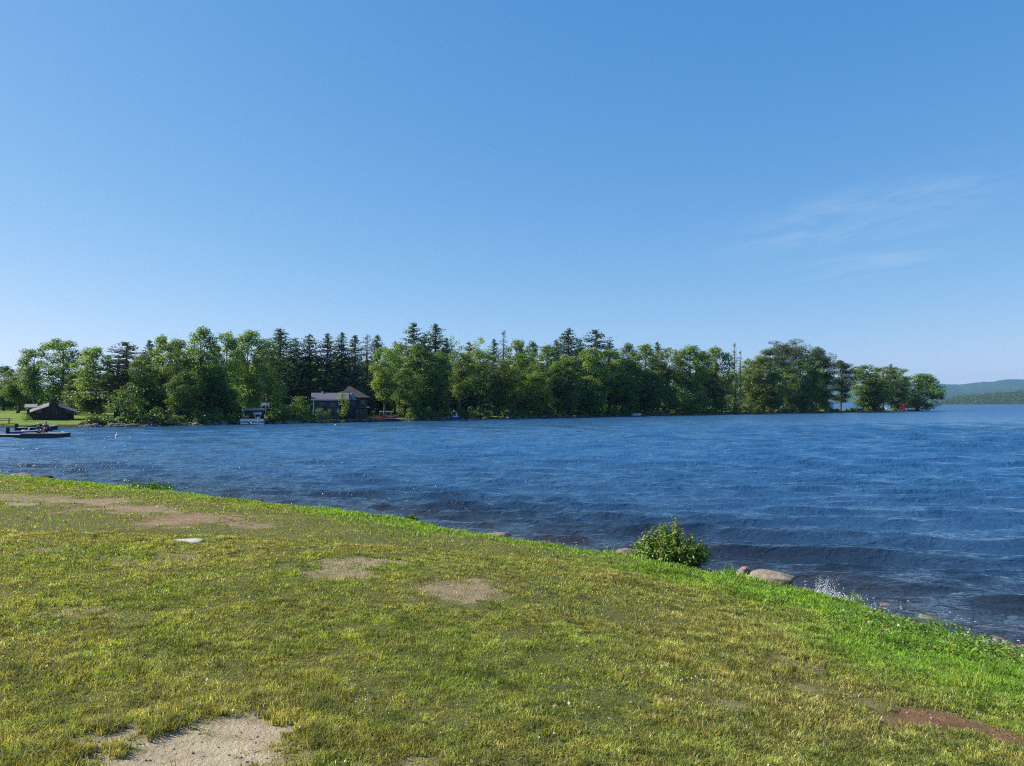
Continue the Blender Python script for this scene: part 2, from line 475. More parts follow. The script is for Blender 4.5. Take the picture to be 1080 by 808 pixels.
wx = np.concatenate([wx[wx < -260][::6], wx[(wx >= -260) & (wx <= 330)], wx[wx > 330][::6]]); wy = np.concatenate([wy[wy < -20][::6], wy[(wy >= -20) & (wy <= 420)], wy[wy > 420][::8]])
print('water grid', len(wx), len(wy))
WX, WY = np.meshgrid(wx, wy)
stepx = np.gradient(wx)[None, :] * np.ones_like(WY); stepy = np.gradient(wy)[:, None] * np.ones_like(WX)
stp = np.maximum(stepy, stepx * 0.35)
WZ = np.zeros_like(WX); DX = np.zeros_like(WX); DY = np.zeros_like(WX)
gust = 0.6 + 0.8 * fbm(WX * 0.07, WY * 0.12, 61, 3)
depth_s = np.clip(-edge_sd(WX, WY), -5, 900)
shore_k = 0.60 + 0.40 * sstep(0.2, 3.0, depth_s)
open_k = sstep(8, 60, depth_s)
wind = 0.95 + 0.45 * sstep(-25, 45, WX - 0.12 * WY)          
wind = wind * (1 + 0.9 * sstep(180, 800, WY))               # the bay at the left lies in the lee
for (k, cx, cy, amp, ph, L) in waves:
    fade = sstep(1.8, 4.0, L / stp)
    a = amp * fade * gust * shore_k * (1 + 0.5 * open_k) * wind
    arg = k * (WX * cx + WY * cy) + ph
    WZ += a * np.sin(arg); q = a * 0.9 * np.cos(arg); DX += q * cx; DY += q * cy
WX2 = WX + DX; WY2 = WY + DY
nx, ny = len(wx), len(wy); ii = np.arange(nx * ny).reshape(ny, nx)
quads = np.stack([ii[:-1, :-1].ravel(), ii[:-1, 1:].ravel(), ii[1:, 1:].ravel(), ii[1:, :-1].ravel()], 1)
wme = mesh_np('water', np.stack([WX2.ravel(), WY2.ravel(), WZ.ravel()], 1), [quads], True, vfloat={'shore': depth_s, 'wind': wind})
m_water, nt, out = newmat('lake water')
p = principled(nt, out, 0.30, 0.5); p.inputs['IOR'].default_value = 1.68
pos = wpos(nt)
dp = N(nt, 'ShaderNodeMapRange'); nt.links.new(attr(nt, 'shore'), dp.inputs[0]); dp.inputs[1].default_value = 0.5; dp.inputs[2].default_value = 30.0
nt.links.new(ramp(nt, dp.outputs[0], [(0.02, (0.028, 0.022, 0.013)), (0.12, (0.013, 0.018, 0.026)), (0.30, (0.018, 0.052, 0.108)), (1.0, (0.022, 0.082, 0.182))]), p.inputs['Base Color'])
mp = N(nt, 'ShaderNodeMapping'); mp.inputs['Scale'].default_value = (0.75, 1.0, 1.0); mp.inputs['Rotation'].default_value = (0, 0, R(8)); nt.links.new(pos, mp.inputs[0])
def vmath(op, a, b_=None):
    n = N(nt, 'ShaderNodeVectorMath', operation=op)
    for i, x in enumerate((a, b_)):
        if x is None: continue
        if isinstance(x, tuple): n.inputs[i].default_value = x
        else: nt.links.new(x, n.inputs[i])
    return n.outputs[0]
# ripple slopes at several sizes, taken straight from noise so that they do not die out with distance
tot = N(nt, 'ShaderNodeNewGeometry').outputs['Normal']
for sc, det, k in ((0.035, 3, 0.20), (0.11, 3, 0.28), (0.42, 3, 0.50), (1.3, 3, 0.80), (3.0, 3, 0.85)):
    n = N(nt, 'ShaderNodeTexNoise'); n.inputs['Scale'].default_value = sc; n.inputs['Detail'].default_value = det; n.inputs['Roughness'].default_value = 0.6; n.inputs['Distortion'].default_value = 0.0
    nt.links.new(mp.outputs[0], n.inputs['Vector'])
    sl = vmath('SUBTRACT', n.outputs['Color'], (0.5, 0.5, 0.5))
    st = vmath('MULTIPLY', vmath('ABSOLUTE', sl), (3.5, 3.5, 3.5)); st = vmath('ADD', st, (0.5, 0.5, 0.5))
    sl = vmath('MULTIPLY', vmath('MULTIPLY', sl, st), (k * 0.6, k, 0.0))
    tot = vmath('ADD', tot, sl)
gn = N(nt, 'ShaderNodeNewGeometry').outputs['Normal']
wsc = N(nt, 'ShaderNodeVectorMath', operation='SCALE'); nt.links.new(vmath('SUBTRACT', tot, gn), wsc.inputs[0]); 
offs = N(nt, 'ShaderNodeMapRange'); nt.links.new(attr(nt, 'shore'), offs.inputs[0]); offs.inputs[1].default_value = 8; offs.inputs[2].default_value = 85; offs.inputs[3].default_value = 0.12; offs.inputs[4].default_value = 1.0
wm = N(nt, 'ShaderNodeMath', operation='MULTIPLY'); nt.links.new(attr(nt, 'wind'), wm.inputs[0]); nt.links.new(offs.outputs[0], wm.inputs[1]); nt.links.new(wm.outputs[0], wsc.inputs['Scale'])
last = vmath('NORMALIZE', vmath('ADD', gn, wsc.outputs[0]))
# fine ripples as relief; these fade by themselves with distance
for sc, det, dist in ((2.6, 3, 0.15), (8.0, 3, 0.050)):
    h = noise(nt, mp.outputs[0], sc, det, 0.5, 0.5)
    r_ = N(nt, 'ShaderNodeMath', operation='SUBTRACT'); nt.links.new(h, r_.inputs[0]); r_.inputs[1].default_value = 0.5
    r2 = N(nt, 'ShaderNodeMath', operation='ABSOLUTE'); nt.links.new(r_.outputs[0], r2.inputs[0])
    r3 = N(nt, 'ShaderNodeMath', operation='MULTIPLY'); nt.links.new(r2.outputs[0], r3.inputs[0]); r3.inputs[1].default_value = -1.0
    b_ = N(nt, 'ShaderNodeBump'); b_.inputs['Strength'].default_value = 1.0; b_.inputs['Distance'].default_value = dist
    nt.links.new(r3.outputs[0], b_.inputs['Height']); nt.links.new(last, b_.inputs['Normal']); last = b_.outputs[0]
nt.links.new(last, p.inputs['Normal'])
sc_ = N(nt, 'ShaderNodeMath', operation='DIVIDE'); nt.links.new(attr(nt, 'shore'), sc_.inputs[0]); sc_.inputs[1].default_value = 600
nt.links.new(ramp(nt, sc_.outputs[0], [(0.005, (0.05,) * 3), (0.13, (0.13,) * 3), (0.35, (0.30,) * 3), (0.9, (0.50,) * 3)]), p.inputs['Roughness'])
water = put('water', wme, m_water); tag(water, 'choppy blue lake water', kind='structure')

# ------------------------------------------------------------------ grass
m_grass = leafmat('grass blades', (1, 1, 1), 0.38, 0.55, use_obj=False, spec=0.25)
def blades(n, ymin, ymax, rs, sel=None, margin=4.0):
    """random points of the lawn between two distances from the viewer"""
    y = np.sqrt(rs.rand(n) * (ymax ** 2 - ymin ** 2) + ymin ** 2)
    half = 0.70 * y + margin
    x = (rs.rand(n) * 2 - 1) * half
    s = edge_sd(x, y)
    return x, y, s
def grass_mesh(name, x, y, s, h, w, lean, tint, rs, zoff=0.0):
    n = len(x); z = lawn_z(x, y, s) - 0.012 - 0.025 * worn(x, y)[0]
    a = rs.rand(n) * 2 * PI; la = rs.rand(n) * 2 * PI
    dx, dy = np.cos(a) * w / 2, np.sin(a) * w / 2
    lx, ly = np.cos(la) * lean * h, np.sin(la) * lean * h
    P = np.stack([x, y, z], 1)
    W = np.stack([dx, dy, np.zeros(n)], 1)
    L1 = np.stack([lx * .3, ly * .3, h * .58], 1); L2 = np.stack([lx, ly, h * np.sqrt(np.maximum(0.05, 1 - lean * lean * 0.6))], 1)
    V = np.stack([P - W, P + W, P + L1 + W * .75, P + L1 - W * .75, P + L2], 1).reshape(-1, 3)
    b = np.arange(n)[:, None] * 5
    q = b + np.array([[0, 1, 2, 3]]); t = b + np.array([[3, 2, 4]])
    return mesh_np(name, V, [q, t], False, colors=np.concatenate([tint, tint]))
def lawn_tint(x, y, s, rs):
    n = len(x)
    g = fbm(x * 0.55, y * 0.55, 71, 4); g2 = fbm(x * 2.3, y * 2.3, 77, 3); g3 = fbm(x * 0.16, y * 0.16, 79, 2)
    lush = sstep(4.8, 1.3, s + 3.4 * (g - 0.5)) * sstep(0.0, 0.3, s)
    dry = np.clip(0.50 + 1.5 * (g - 0.5) + 0.9 * (g2 - 0.5) + 0.5 * (g3 - 0.5) - 0.75 * lush, 0, 1)
    mid = np.array([0.188, 0.240, 0.036]); dull = np.array([0.262, 0.246, 0.070]); rich = np.array([0.158, 0.280, 0.028]); straw = np.array([0.44, 0.36, 0.20]); deep = np.array([0.045, 0.085, 0.018])
    c = mid[None] * (1 - dry[:, None]) + dull[None] * dry[:, None]
    c = c * (1 - lush[:, None]) + rich[None] * lush[:, None]
    r = rs.rand(n)
    c = np.where((r < 0.02 + 0.06 * dry * (1 - 0.6 * lush))[:, None], straw[None], c)
    c = np.where((r > 0.86)[:, None], deep[None] * 0.6 + c * 0.4, c)
    cell = vnoise(x * 15, y * 15, 171); cell2 = vnoise(x * 5.2, y * 5.2, 173)
    k = (0.50 + 1.15 * cell) * (0.75 + 0.55 * cell2) * (0.62 + 0.76 * rs.rand(n))
    hue = vnoise(x * 9, y * 9, 175)[:, None]
    c = c * (1 + (hue - 0.5) * np.array([[0.30, 0.05, 0.15]]))
    return c * k[:, None], lush, dry
rs = np.random.RandomState(11)
parts_V = []
xs, ys, ss = [], [], []
for (n, a, b) in ((600000, 1.2, 4.6), (425000, 4.6, 7.2), (400000, 7.2, 11.0), (420000, 11.0, 32.0)):
    x, y, s = blades(n, a, b, rs); xs.append(x); ys.append(y); ss.append(s)
x = np.concatenate(xs); y = np.concatenate(ys); s = np.concatenate(ss)
wv, _ = worn(x, y)
keep = (s > 0.0) & (rs.rand(len(x)) > 1.06 * wv ** 0.75)
clump = fbm(x * 3.1, y * 3.1, 83, 2)
keep &= rs.rand(len(x)) < 0.80 + 0.7 * (clump - 0.35)
x, y, s, clump = x[keep], y[keep], s[keep], clump[keep]
tint, lush, dry = lawn_tint(x, y, s, rs)
tall = sstep(0.60, 0.74, fbm(x * 0.8, y * 0.8, 88, 3))
h = (0.015 + 0.024 * rs.rand(len(x))) * (0.35 + 1.0 * clump + 0.7 * vnoise(x * 11, y * 11, 181)) * (1 + 0.35 * tall)
h = h * (1 - lush) + lush * (0.035 + 0.075 * rs.rand(len(x)) * (0.3 + 1.2 * clump))
w = np.maximum(0.0052, 0.00105 * np.hypot(x, y)) * (0.8 + 0.5 * rs.rand(len(x))) * (1 + 0.25 * lush)
lean = 0.25 + 0.75 * rs.rand(len(x))
g = put('grass', grass_mesh('grass', x, y, s, h, w, lean, tint, rs), m_grass); tag(g, 'short patchy lawn grass', kind='stuff')
print('grass blades', len(x))

# the unmown fringe along the bank
n = 90000
x, y, s = blades(n, 4.0, 34, rs, margin=4)
keep = (s > -0.22) & (s < 1.7 * rs.rand(n) ** 1.5 + 0.05) & (rs.rand(n) < 0.25 + 1.1 * fbm(x * 1.2, y * 1.2, 91, 3))
x, y, s = x[keep], y[keep], s[keep]; n = len(x)
cl = fbm(x * 1.6, y * 1.6, 95, 3)
tint = (np.array([0.115, 0.205, 0.026])[None] + np.array([0.09, 0.03, 0.02])[None] * (vnoise(x * .9, y * .9, 97)[:, None] - .3)) * (0.5 + 0.9 * rs.rand(n))[:, None]
yl = (rs.rand(n) < 0.14)[:, None]
tint = np.where(yl, np.array([0.24, 0.27, 0.05])[None], tint)
h = (0.04 + 0.12 * rs.rand(n)) * (0.15 + 1.35 * cl ** 1.3) * np.where(s < 0.2, 0.55, 1)
g = put('bank_grass', grass_mesh('bank_grass', x, y, s, h, np.maximum(0.006, 0.0008 * y), 0.3 + 0.6 * rs.rand(n), tint, rs), m_grass); tag(g, 'longer bright grass along the bank', kind='stuff')

# ------------------------------------------------------------------ the far shore: low wooded land across the bay
SHORE_PX = [(0, 451.6), (80, 450.7), (130, 450.2), (180, 449.3), (250, 447.4), (300, 447.0), (340, 446.4), (400, 444.6), (450, 443.1), (500, 441.9), (600, 440.0),
            (660, 438.4), (720, 437.6), (800, 436.3), (860, 435.4), (900, 434.7), (940, 433.9), (970, 433.3)]
def shore_d(u):
    us = [a for a, b in SHORE_PX]; vs = [b for a, b in SHORE_PX]
    return EYE * F / (np.interp(u, us, vs) - 425.6)
FAR_FRONT = [((u - 540) / F * EYE * F / (v - 425.6), EYE * F / (v - 425.6)) for u, v in SHORE_PX]
FAR = [(-420, 92), (-200, 97), (-120, 98)] + FAR_FRONT + [(186, 338), (190, 344), (186, 352), (172, 356), (140, 350), (118, 356), (85, 380), (0, 420), (-120, 420), (-420, 380)]
def far_sd(x, y):
    d = poly_sd(x, y, FAR, True)
    return d + 1.6 * (fbm(np.asarray(x) * 0.18, np.asarray(y) * 0.18, 101, 3) - 0.5)
def far_z(x, y):
    s = far_sd(x, y); sp = np.maximum(s, 0)
    z = 0.48 * (1 - np.exp(-sp / 0.9)) + 0.022 * np.minimum(sp, 60) + 0.25 * (fbm(np.asarray(x) * 0.1, np.asarray(y) * 0.1, 103, 3) - 0.5) * sstep(1, 8, sp)
    return np.where(s >= 0, z, np.maximum(0.45 * s, -2.4))
fx = np.concatenate([np.arange(-420, -100, 6.0), np.arange(-100, 206, 1.25)]); fy = np.concatenate([np.arange(84, 372, 1.25), np.arange(372, 432, 5.0)])
FX, FY = np.meshgrid(fx, fy); FZ = far_z(FX, FY)
nx, ny = len(fx), len(fy); ii = np.arange(nx * ny).reshape(ny, nx)
quads = np.stack([ii[:-1, :-1].ravel(), ii[:-1, 1:].ravel(), ii[1:, 1:].ravel(), ii[1:, :-1].ravel()], 1)
zq = FZ.ravel()[quads].max(1); quads = quads[zq > -2.3]
m_far, nt, out = newmat('far turf'); p = principled(nt, out, 0.95, 0.1); pos = wpos(nt)
sepz = N(nt, 'ShaderNodeSeparateXYZ'); nt.links.new(pos, sepz.inputs[0])
gr = ramp(nt, noise(nt, pos, 0.35, 6, 0.65), [(0.3, (0.085, 0.13, 0.022)), (0.55, (0.14, 0.20, 0.032)), (0.75, (0.20, 0.21, 0.06))])
zf = N(nt, 'ShaderNodeMapRange'); nt.links.new(sepz.outputs[2], zf.inputs[0]); zf.inputs[1].default_value = 0.30; zf.inputs[2].default_value = 0.42
nt.links.new(mixc(nt, zf.outputs[0], (0.045, 0.038, 0.028), gr), p.inputs['Base Color'])
bump(nt, p, noise(nt, pos, 3.0, 5), 1.0, 0.3)
far_shore = put('far_shore', mesh_np('far_shore', np.stack([FX.ravel(), FY.ravel(), FZ.ravel()], 1), [quads], True), m_far); tag(far_shore, 'low wooded land across the bay', kind='structure')

# ------------------------------------------------------------------ tree makers (each variant built once; the trees share the meshes)
m_leaf = leafmat('broad leaves', (0.118, 0.200, 0.052), 0.42, 0.5)
m_needle = leafmat('needles', (0.085, 0.138, 0.072), 0.25, 0.6)
m_pine = leafmat('pine needles', (0.070, 0.112, 0.050), 0.22, 0.6)
m_bark = barkmat('grey brown bark', (0.05, 0.042, 0.035), (0.15, 0.13, 0.11))
m_birch = barkmat('pale bark', (0.16, 0.15, 0.135), (0.52, 0.50, 0.46), 4.0)
m_deadw = barkmat('dead twigs', (0.10, 0.085, 0.07), (0.24, 0.21, 0.18))

def cards(P, nrm, size, rs, asp=0.7, tintr=(0.65, 1.35), yel=0.12):
    n = len(P)
    r = rs.normal(size=(n, 3)); nrm = nrm + 0.75 * r / np.linalg.norm(r, axis=1, keepdims=True)
    nrm /= np.linalg.norm(nrm, axis=1, keepdims=True) + 1e-9
    t = rs.normal(size=(n, 3)); t -= nrm * (t * nrm).sum(1, keepdims=True); t /= np.linalg.norm(t, axis=1, keepdims=True) + 1e-9
    b = np.cross(nrm, t); sz = (size * (0.6 + 0.8 * rs.rand(n)))[:, None]
    V = np.stack([P - t * sz * .5, P + b * sz * asp * .5 - t * sz * .05, P + t * sz * .5, P - b * sz * asp * .5 + t * sz * .08], 1).reshape(-1, 3)
    q = np.arange(n)[:, None] * 4 + np.array([[0, 1, 2, 3]])
    k = (tintr[0] + (tintr[1] - tintr[0]) * rs.rand(n))[:, None] * np.ones((1, 3))
    k[:, 0] *= 1 + yel * rs.rand(n) * 2; 
    return V, q, k
def join(chunks):
    V, Q, C = [], [], []; o = 0
    for v, q, c in chunks: V.append(v); Q.append(q + o); C.append(c); o += len(v)
    return np.concatenate(V), np.concatenate(Q), np.concatenate(C)
def sphere_pts(n, rs, hollow=0.45):
    d = rs.normal(size=(n, 3)); d /= np.linalg.norm(d, axis=1, keepdims=True)
    r = (hollow ** 3 + (1 - hollow ** 3) * rs.rand(n)) ** (1 / 3.0)
    return d, r[:, None]

def broadleaf(seed, h=16.0, w=7.5, base=0.12, blobs=46, per=150, br=(0.9, 1.7), leaf=0.34, top=0.55, sparse=0.0, trunk=0.22, lean=0.0, squash=0.8):
    """trunk with limbs, and a crown of many uneven leaf clumps"""
    rs = np.random.RandomState(seed); chunks = []; centres = []
    z0 = base * h
    lop = rs.rand() * 2 * PI
    for i in range(blobs):
        t = (i + rs.rand()) / blobs
        t = t ** 0.85
        prof = min(1.0, 0.55 + 1.6 * t) * (1.0 - max(0.0, (t - top) / (1.02 - top)) ** 2.2) ** 0.5
        e = w / 2 * prof * (0.85 + 0.3 * rs.rand())
        a = rs.rand() * 2 * PI
        b = br[0] + (br[1] - br[0]) * rs.rand(); b *= (1.15 - 0.45 * t)
        rr = max(0.0, e - b * 0.75) * (rs.rand() ** 0.4)
        rr *= 1 + 0.22 * math.cos(a - lop)
        c = np.array([math.cos(a) * rr + lean * h * t, math.sin(a) * rr, z0 + b * 0.6 + t * (h - z0 - b * 1.4)])
        centres.append((c, b))
        n = int(per * (b / 1.3) ** 2 * (1 - sparse))
        d, r = sphere_pts(n, rs, 0.5)
        d2 = d.copy(); d2[:, 2] *= squash
        P = c + d2 * b * r * (1 + 0.35 * (rs.rand(n, 1) - 0.5))
        up = d * 0.8 + np.array([0, 0, 0.55])
        chunks.append(cards(P, up, np.full(n, leaf), rs))
    # stray outer sprays that break the outline
    n = int(blobs * 9)
    idx = rs.randint(0, blobs, n)
    d, r = sphere_pts(n, rs, 0.9)
    P = np.array([centres[i][0] + d[j] * centres[i][1] * (1.05 + 0.3 * rs.rand()) for j, i in enumerate(idx)])
    chunks.append(cards(P, d, np.full(n, leaf * 0.9), rs))
    V, Q, C = join(chunks)
    crown = mesh_np('crown', V, [Q], False, colors=C)
    mb = MB(); tk = trunk
    pts = []; nseg = 8
    for k in range(nseg + 1):
        t = k / nseg
        pts.append((lean * h * t * t + 0.12 * math.sin(seed + t * 5) * (t > 0), 0.12 * math.cos(seed * 1.7 + t * 4) * (t > 0), -0.4 + t * (h * 0.86 + 0.4)))
    mb.tube(pts, [tk * (1 - 0.85 * k / nseg) * (1.35 if k == 0 else 1) for k in range(nseg + 1)], 7)
    order = rs.permutation(blobs)[:int(blobs * 0.45)]
    for i in order:
        c, b = centres[i]
        zt = max(h * 0.18, c[2] - 0.22 * h * (0.5 + rs.rand())); t = zt / h
        p0 = Vector((lean * h * t * t, 0, zt)); p2 = Vector(c); pm = p0.lerp(p2, 0.5) + Vector((0, 0, -0.25))
        mb.tube([p0, pm, p2], [tk * 0.38 * (1 - t * 0.6), tk * 0.25 * (1 - t * .6), 0.02], 5, cap=False)
    tr = mb
    return crown, tr

def spruce(seed, h=18.0, w=5.0, base=0.08, step=0.42, dead=0.0, ragged=0.3, top_only=0.0, leaf=0.34):
    rs = np.random.RandomState(seed); P, NR, SZ = [], [], []; mb = MB()
    mb.tube([(0, 0, -0.4), (0.05, 0, h * 0.5), (0, 0, h)], [0.011 * h + 0.05, 0.006 * h + 0.03, 0.015], 7)
    z = base * h
    while z < h - 0.25:
        t = z / h
        Rm = w / 2 * (1 - t) ** 0.72 * (0.6 + 0.4 * min(1, (t - base) / 0.12 + 0.2)) + 0.12
        nb = rs.randint(6, 10)
        for k in range(nb):
            if rs.rand() < 0.10: continue
            a = rs.rand() * 2 * PI; L = Rm * (1 - ragged + 1.5 * ragged * rs.rand())
            up = 0.30 * t - 0.10 - 0.12 * rs.rand()
            dv = np.array([math.cos(a), math.sin(a), 0])
            m = max(3, int(L / 0.16)) if rs.rand() > dead else 0
            zz = z + (rs.rand() - 0.5) * step
            if L > 0.5 and rs.rand() < (0.35 if not dead else 0.9):
                mb.tube([(0, 0, zz), (dv[0] * L * .55, dv[1] * L * .55, zz + up * L * .5 - 0.02 * L), (dv[0] * L * .95, dv[1] * L * .95, zz + up * L)], [0.035, 0.02, 0.008], 4, cap=False)
            if m:
                q = (np.arange(m) + rs.rand(m)) / m
                q = q ** 0.8
                pp = np.array([0, 0, zz]) + dv * (L * q)[:, None] + np.array([0, 0, 1]) * (up * L * q - 0.10 * L * np.sin(q * PI) + 0.10 * L * q ** 3)[:, None]
                for rep in range(2):
                    side = np.cross(dv, [0, 0, 1]) * ((rs.rand(m) - 0.5) * 0.55 * (1 - 0.5 * q) * min(1.2, L * 0.6))[:, None]
                    P.append(pp + side + np.array([0, 0, -1]) * (rs.rand(m) * 0.18)[:, None]); NR.append(np.tile(dv * 0.75 + np.array([0, 0, 0.45]), (m, 1))); SZ.append(np.full(m, leaf * (1.0 - 0.4 * t)))
        z += step * (1 - 0.45 * t) * (0.8 + 0.4 * rs.rand())
    n = 30
    P.append(np.stack([rs.normal(size=n) * .10, rs.normal(size=n) * .10, h - rs.rand(n) * 1.0], 1)); NR.append(rs.normal(size=(n, 3))); SZ.append(np.full(n, 0.2))
    V, Q, C = cards(np.concatenate(P), np.concatenate(NR), np.concatenate(SZ), rs, 0.5, (0.6, 1.35), 0.05)
    return mesh_np('crown', V, [Q], False, colors=C), mb

def pine(seed, h=20.0, w=9.0, base=0.45, tiers=9, per=210, lean=0.0, flat=0.42, leaf=0.32, upw=0.25, puffs=(4, 7)):
    """tall pine: bare stem, level arms that end in flattened plates of needles with gaps between"""
    rs = np.random.RandomState(seed); chunks = []; mb = MB()
    def stem(t): return np.array([lean * h * t ** 1.5 + 0.15 * math.sin(t * 6 + seed), 0.15 * math.cos(t * 5 + seed), t * h])
    mb.tube([tuple(stem(k / 9.0) - (np.array([0, 0, .4]) if k == 0 else 0)) for k in range(10)], [0.30 * (1 - 0.8 * k / 9.0) for k in range(10)], 8)
    for i in range(tiers):
        t0 = base + (1 - base) * (i + 0.5 * rs.rand()) / tiers; t = t0
        q_ = (t0 - base) / (1 - base); prof = (math.sin(PI * (0.18 + 0.75 * q_)) ** 0.7) if flat < 0.7 else 0.22 + 0.95 * (1 - q_) ** 0.8
        nb = rs.randint(*puffs)
        for k in range(nb):
            t = min(0.98, t0 + (rs.rand() - 0.5) * 2.2 * (1 - base) / tiers); a = rs.rand() * 2 * PI; L = w / 2 * prof * (0.3 + 0.8 * rs.rand())
            dv = np.array([math.cos(a), math.sin(a), 0.0]); p0 = stem(t); p2 = p0 + dv * L + np.array([0, 0, upw * L * (0.4 + rs.rand())])
            mb.tube([tuple(p0), tuple((p0 + p2) / 2 + np.array([0, 0, -0.12 * L])), tuple(p2)], [0.09 * (1.2 - t), 0.06, 0.02], 5, cap=False)
            for q in (0.62, 1.0) if L > 1.6 else (0.9,):
                c = p0 + (p2 - p0) * q; b = (0.75 + 0.75 * rs.rand()) * (0.6 + 0.5 * q) * min(1.2, w / 7.0)
                n = int(per * b * b * 0.55)
                d, r = sphere_pts(n, rs, 0.35); d2 = d * np.array([1.1, 1.1, flat * (0.8 + 0.7 * rs.rand())])
                chunks.append(cards(c + d2 * b * r, d * .5 + np.array([0, 0, .7]), np.full(n, leaf), rs, 0.45, (0.65, 1.3), 0.06))
    c = stem(1.0); n = int(per * .6); d, r = sphere_pts(n, rs, 0.3)
    chunks.append(cards(c + d * r * np.array([.8, .8, .6]), d + np.array([0, 0, .5]), np.full(n, leaf), rs, 0.45, (0.65, 1.3), 0.06))
    V, Q, C = join(chunks)
    return mesh_np('crown', V, [Q], False, colors=C), mb

# kind -> list of (crown mesh, trunk mesh, leaf material, bark material, nominal height, nominal width, object name, category)
KIND = {}
def variant(kind, made, leafm, barkm, h, w, name, cat):
    crown, mb = made
    me = bpy.data.meshes.new('trunk'); me.from_pydata([tuple(p) for p in mb.v], [], mb.f); me.update(); me.polygons.foreach_set('use_smooth', [True] * len(me.polygons))
    crown.materials.append(leafm); me.materials.append(barkm)
    co = np.zeros(len(crown.vertices) * 3, np.float32); crown.vertices.foreach_get('co', co); co = co.reshape(-1, 3)
    w = 2 * float(np.percentile(np.abs(co[:, 0]), 95)); h = float(np.percentile(co[:, 2], 99.9))
    KIND.setdefault(kind, []).append((crown, me, h, w, name, cat))
for s_ in range(6): variant('full', broadleaf(200 + s_, 16, 7.0, 0.05, 70, 270, (0.75, 1.5), 0.27), m_leaf, m_bark, 16, 7.5, 'broadleaf_tree', 'tree')
for s_ in range(4): variant('tall', broadleaf(230 + s_, 18, 6.5, 0.24, 60, 260, (0.75, 1.45), 0.27, top=0.75), m_leaf, m_bark, 18, 7.0, 'broadleaf_tree', 'tree')
for s_ in range(3): variant('light', broadleaf(250 + s_, 17, 5.5, 0.28, 34, 95, (0.6, 1.2), 0.30, 0.7, 0.2, 0.16), m_leaf, m_birch, 17, 5.5, 'birch_tree', 'tree')
for s_ in range(2): variant('narrow', broadleaf(270 + s_, 9, 3.2, 0.10, 34, 120, (0.5, 0.9), 0.24, 0.6, 0.0, 0.10), m_leaf, m_bark, 9, 3.2, 'young_tree', 'tree')
for s_ in range(2): variant('round', broadleaf(280 + s_, 6, 5.0, 0.04, 34, 130, (0.6, 1.1), 0.26, 0.5, 0.0, 0.10), m_leaf, m_bark, 6, 5.0, 'round_bush', 'bush')
for s_ in range(4): variant('spruce', spruce(300 + s_, 18, 8.0, ragged=(0.25, 0.4, 0.32, 0.45)[s_], leaf=0.40), m_needle, m_bark, 18, 5.2, 'spruce_tree', 'tree')
for s_ in range(2): variant('open', spruce(320 + s_, 18, 8.5, 0.30, 0.85, 0.15, 0.45, leaf=0.30), m_needle, m_bark, 18, 5.6, 'spruce_tree', 'tree')
variant('snag', spruce(340, 17, 3.4, 0.10, 0.5, 0.40, 0.45, leaf=0.24), m_needle, m_deadw, 17, 2.6, 'dying_spruce', 'tree')
for s_ in range(3): variant('pine', spruce(360 + s_, 19, 11, 0.14, 0.62, 0.05, 0.42, leaf=0.46), m_pine, m_bark, 19, 6.5, 'pine_tree', 'tree')
for s_ in range(2): variant('flat', pine(380 + s_, 21, 11.0, 0.50, 9, 210, flat=0.62, upw=0.45, puffs=(4, 7)), m_pine, m_bark, 21, 11.0, 'pine_tree', 'tree')
for s_ in range(2): variant('wpine', pine(370 + s_, 19, 8.5, 0.20, 13, 240, flat=0.66, upw=0.3), m_pine, m_bark, 19, 8.5, 'pine_tree', 'tree')
variant('tip', broadleaf(395, 12, 11, 0.0, 90, 190, (0.9, 1.6), 0.32, 0.30, 0.0, 0.25, lean=0.10), m_leaf, m_bark, 12, 11, 'leaning_tree', 'tree')

_used = {}
def tree(kind, u, vtop, wpx, off, tint, label, group=None, pick=None, vbase=None):
    vs = KIND[kind]; k = _used.get(kind, 0); _used[kind] = k + 1
    crown, trunk, h, w, name, cat = vs[(k if pick is None else pick) % len(vs)]
    Y = float(shore_d(u)) + off; X = (u - 540) / F * Y
    zb = float(far_z(np.array([X]), np.array([Y]))[0])
    r = ray(u, vtop); ztop = EYE + Y * r.z / r.y
    sz = max(1.0, (ztop - zb)) / h; sw = (wpx / F * Y) / w * {'spruce': 2.3, 'open': 2.2, 'wpine': 1.1, 'snag': 1.4, 'flat': 1.05, 'pine': 2.3, 'tip': 1.05, 'narrow': 1.05, 'round': 1.0}.get(kind, 1.02)
    e = empty(name, (X, Y, zb), random.Random(u * 7 + k).random() * 2 * PI if kind != 'tip' else 0.0, (sw, sw, sz))
    tag(e, label, cat, group)
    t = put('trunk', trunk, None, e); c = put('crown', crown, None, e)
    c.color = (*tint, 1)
    return e
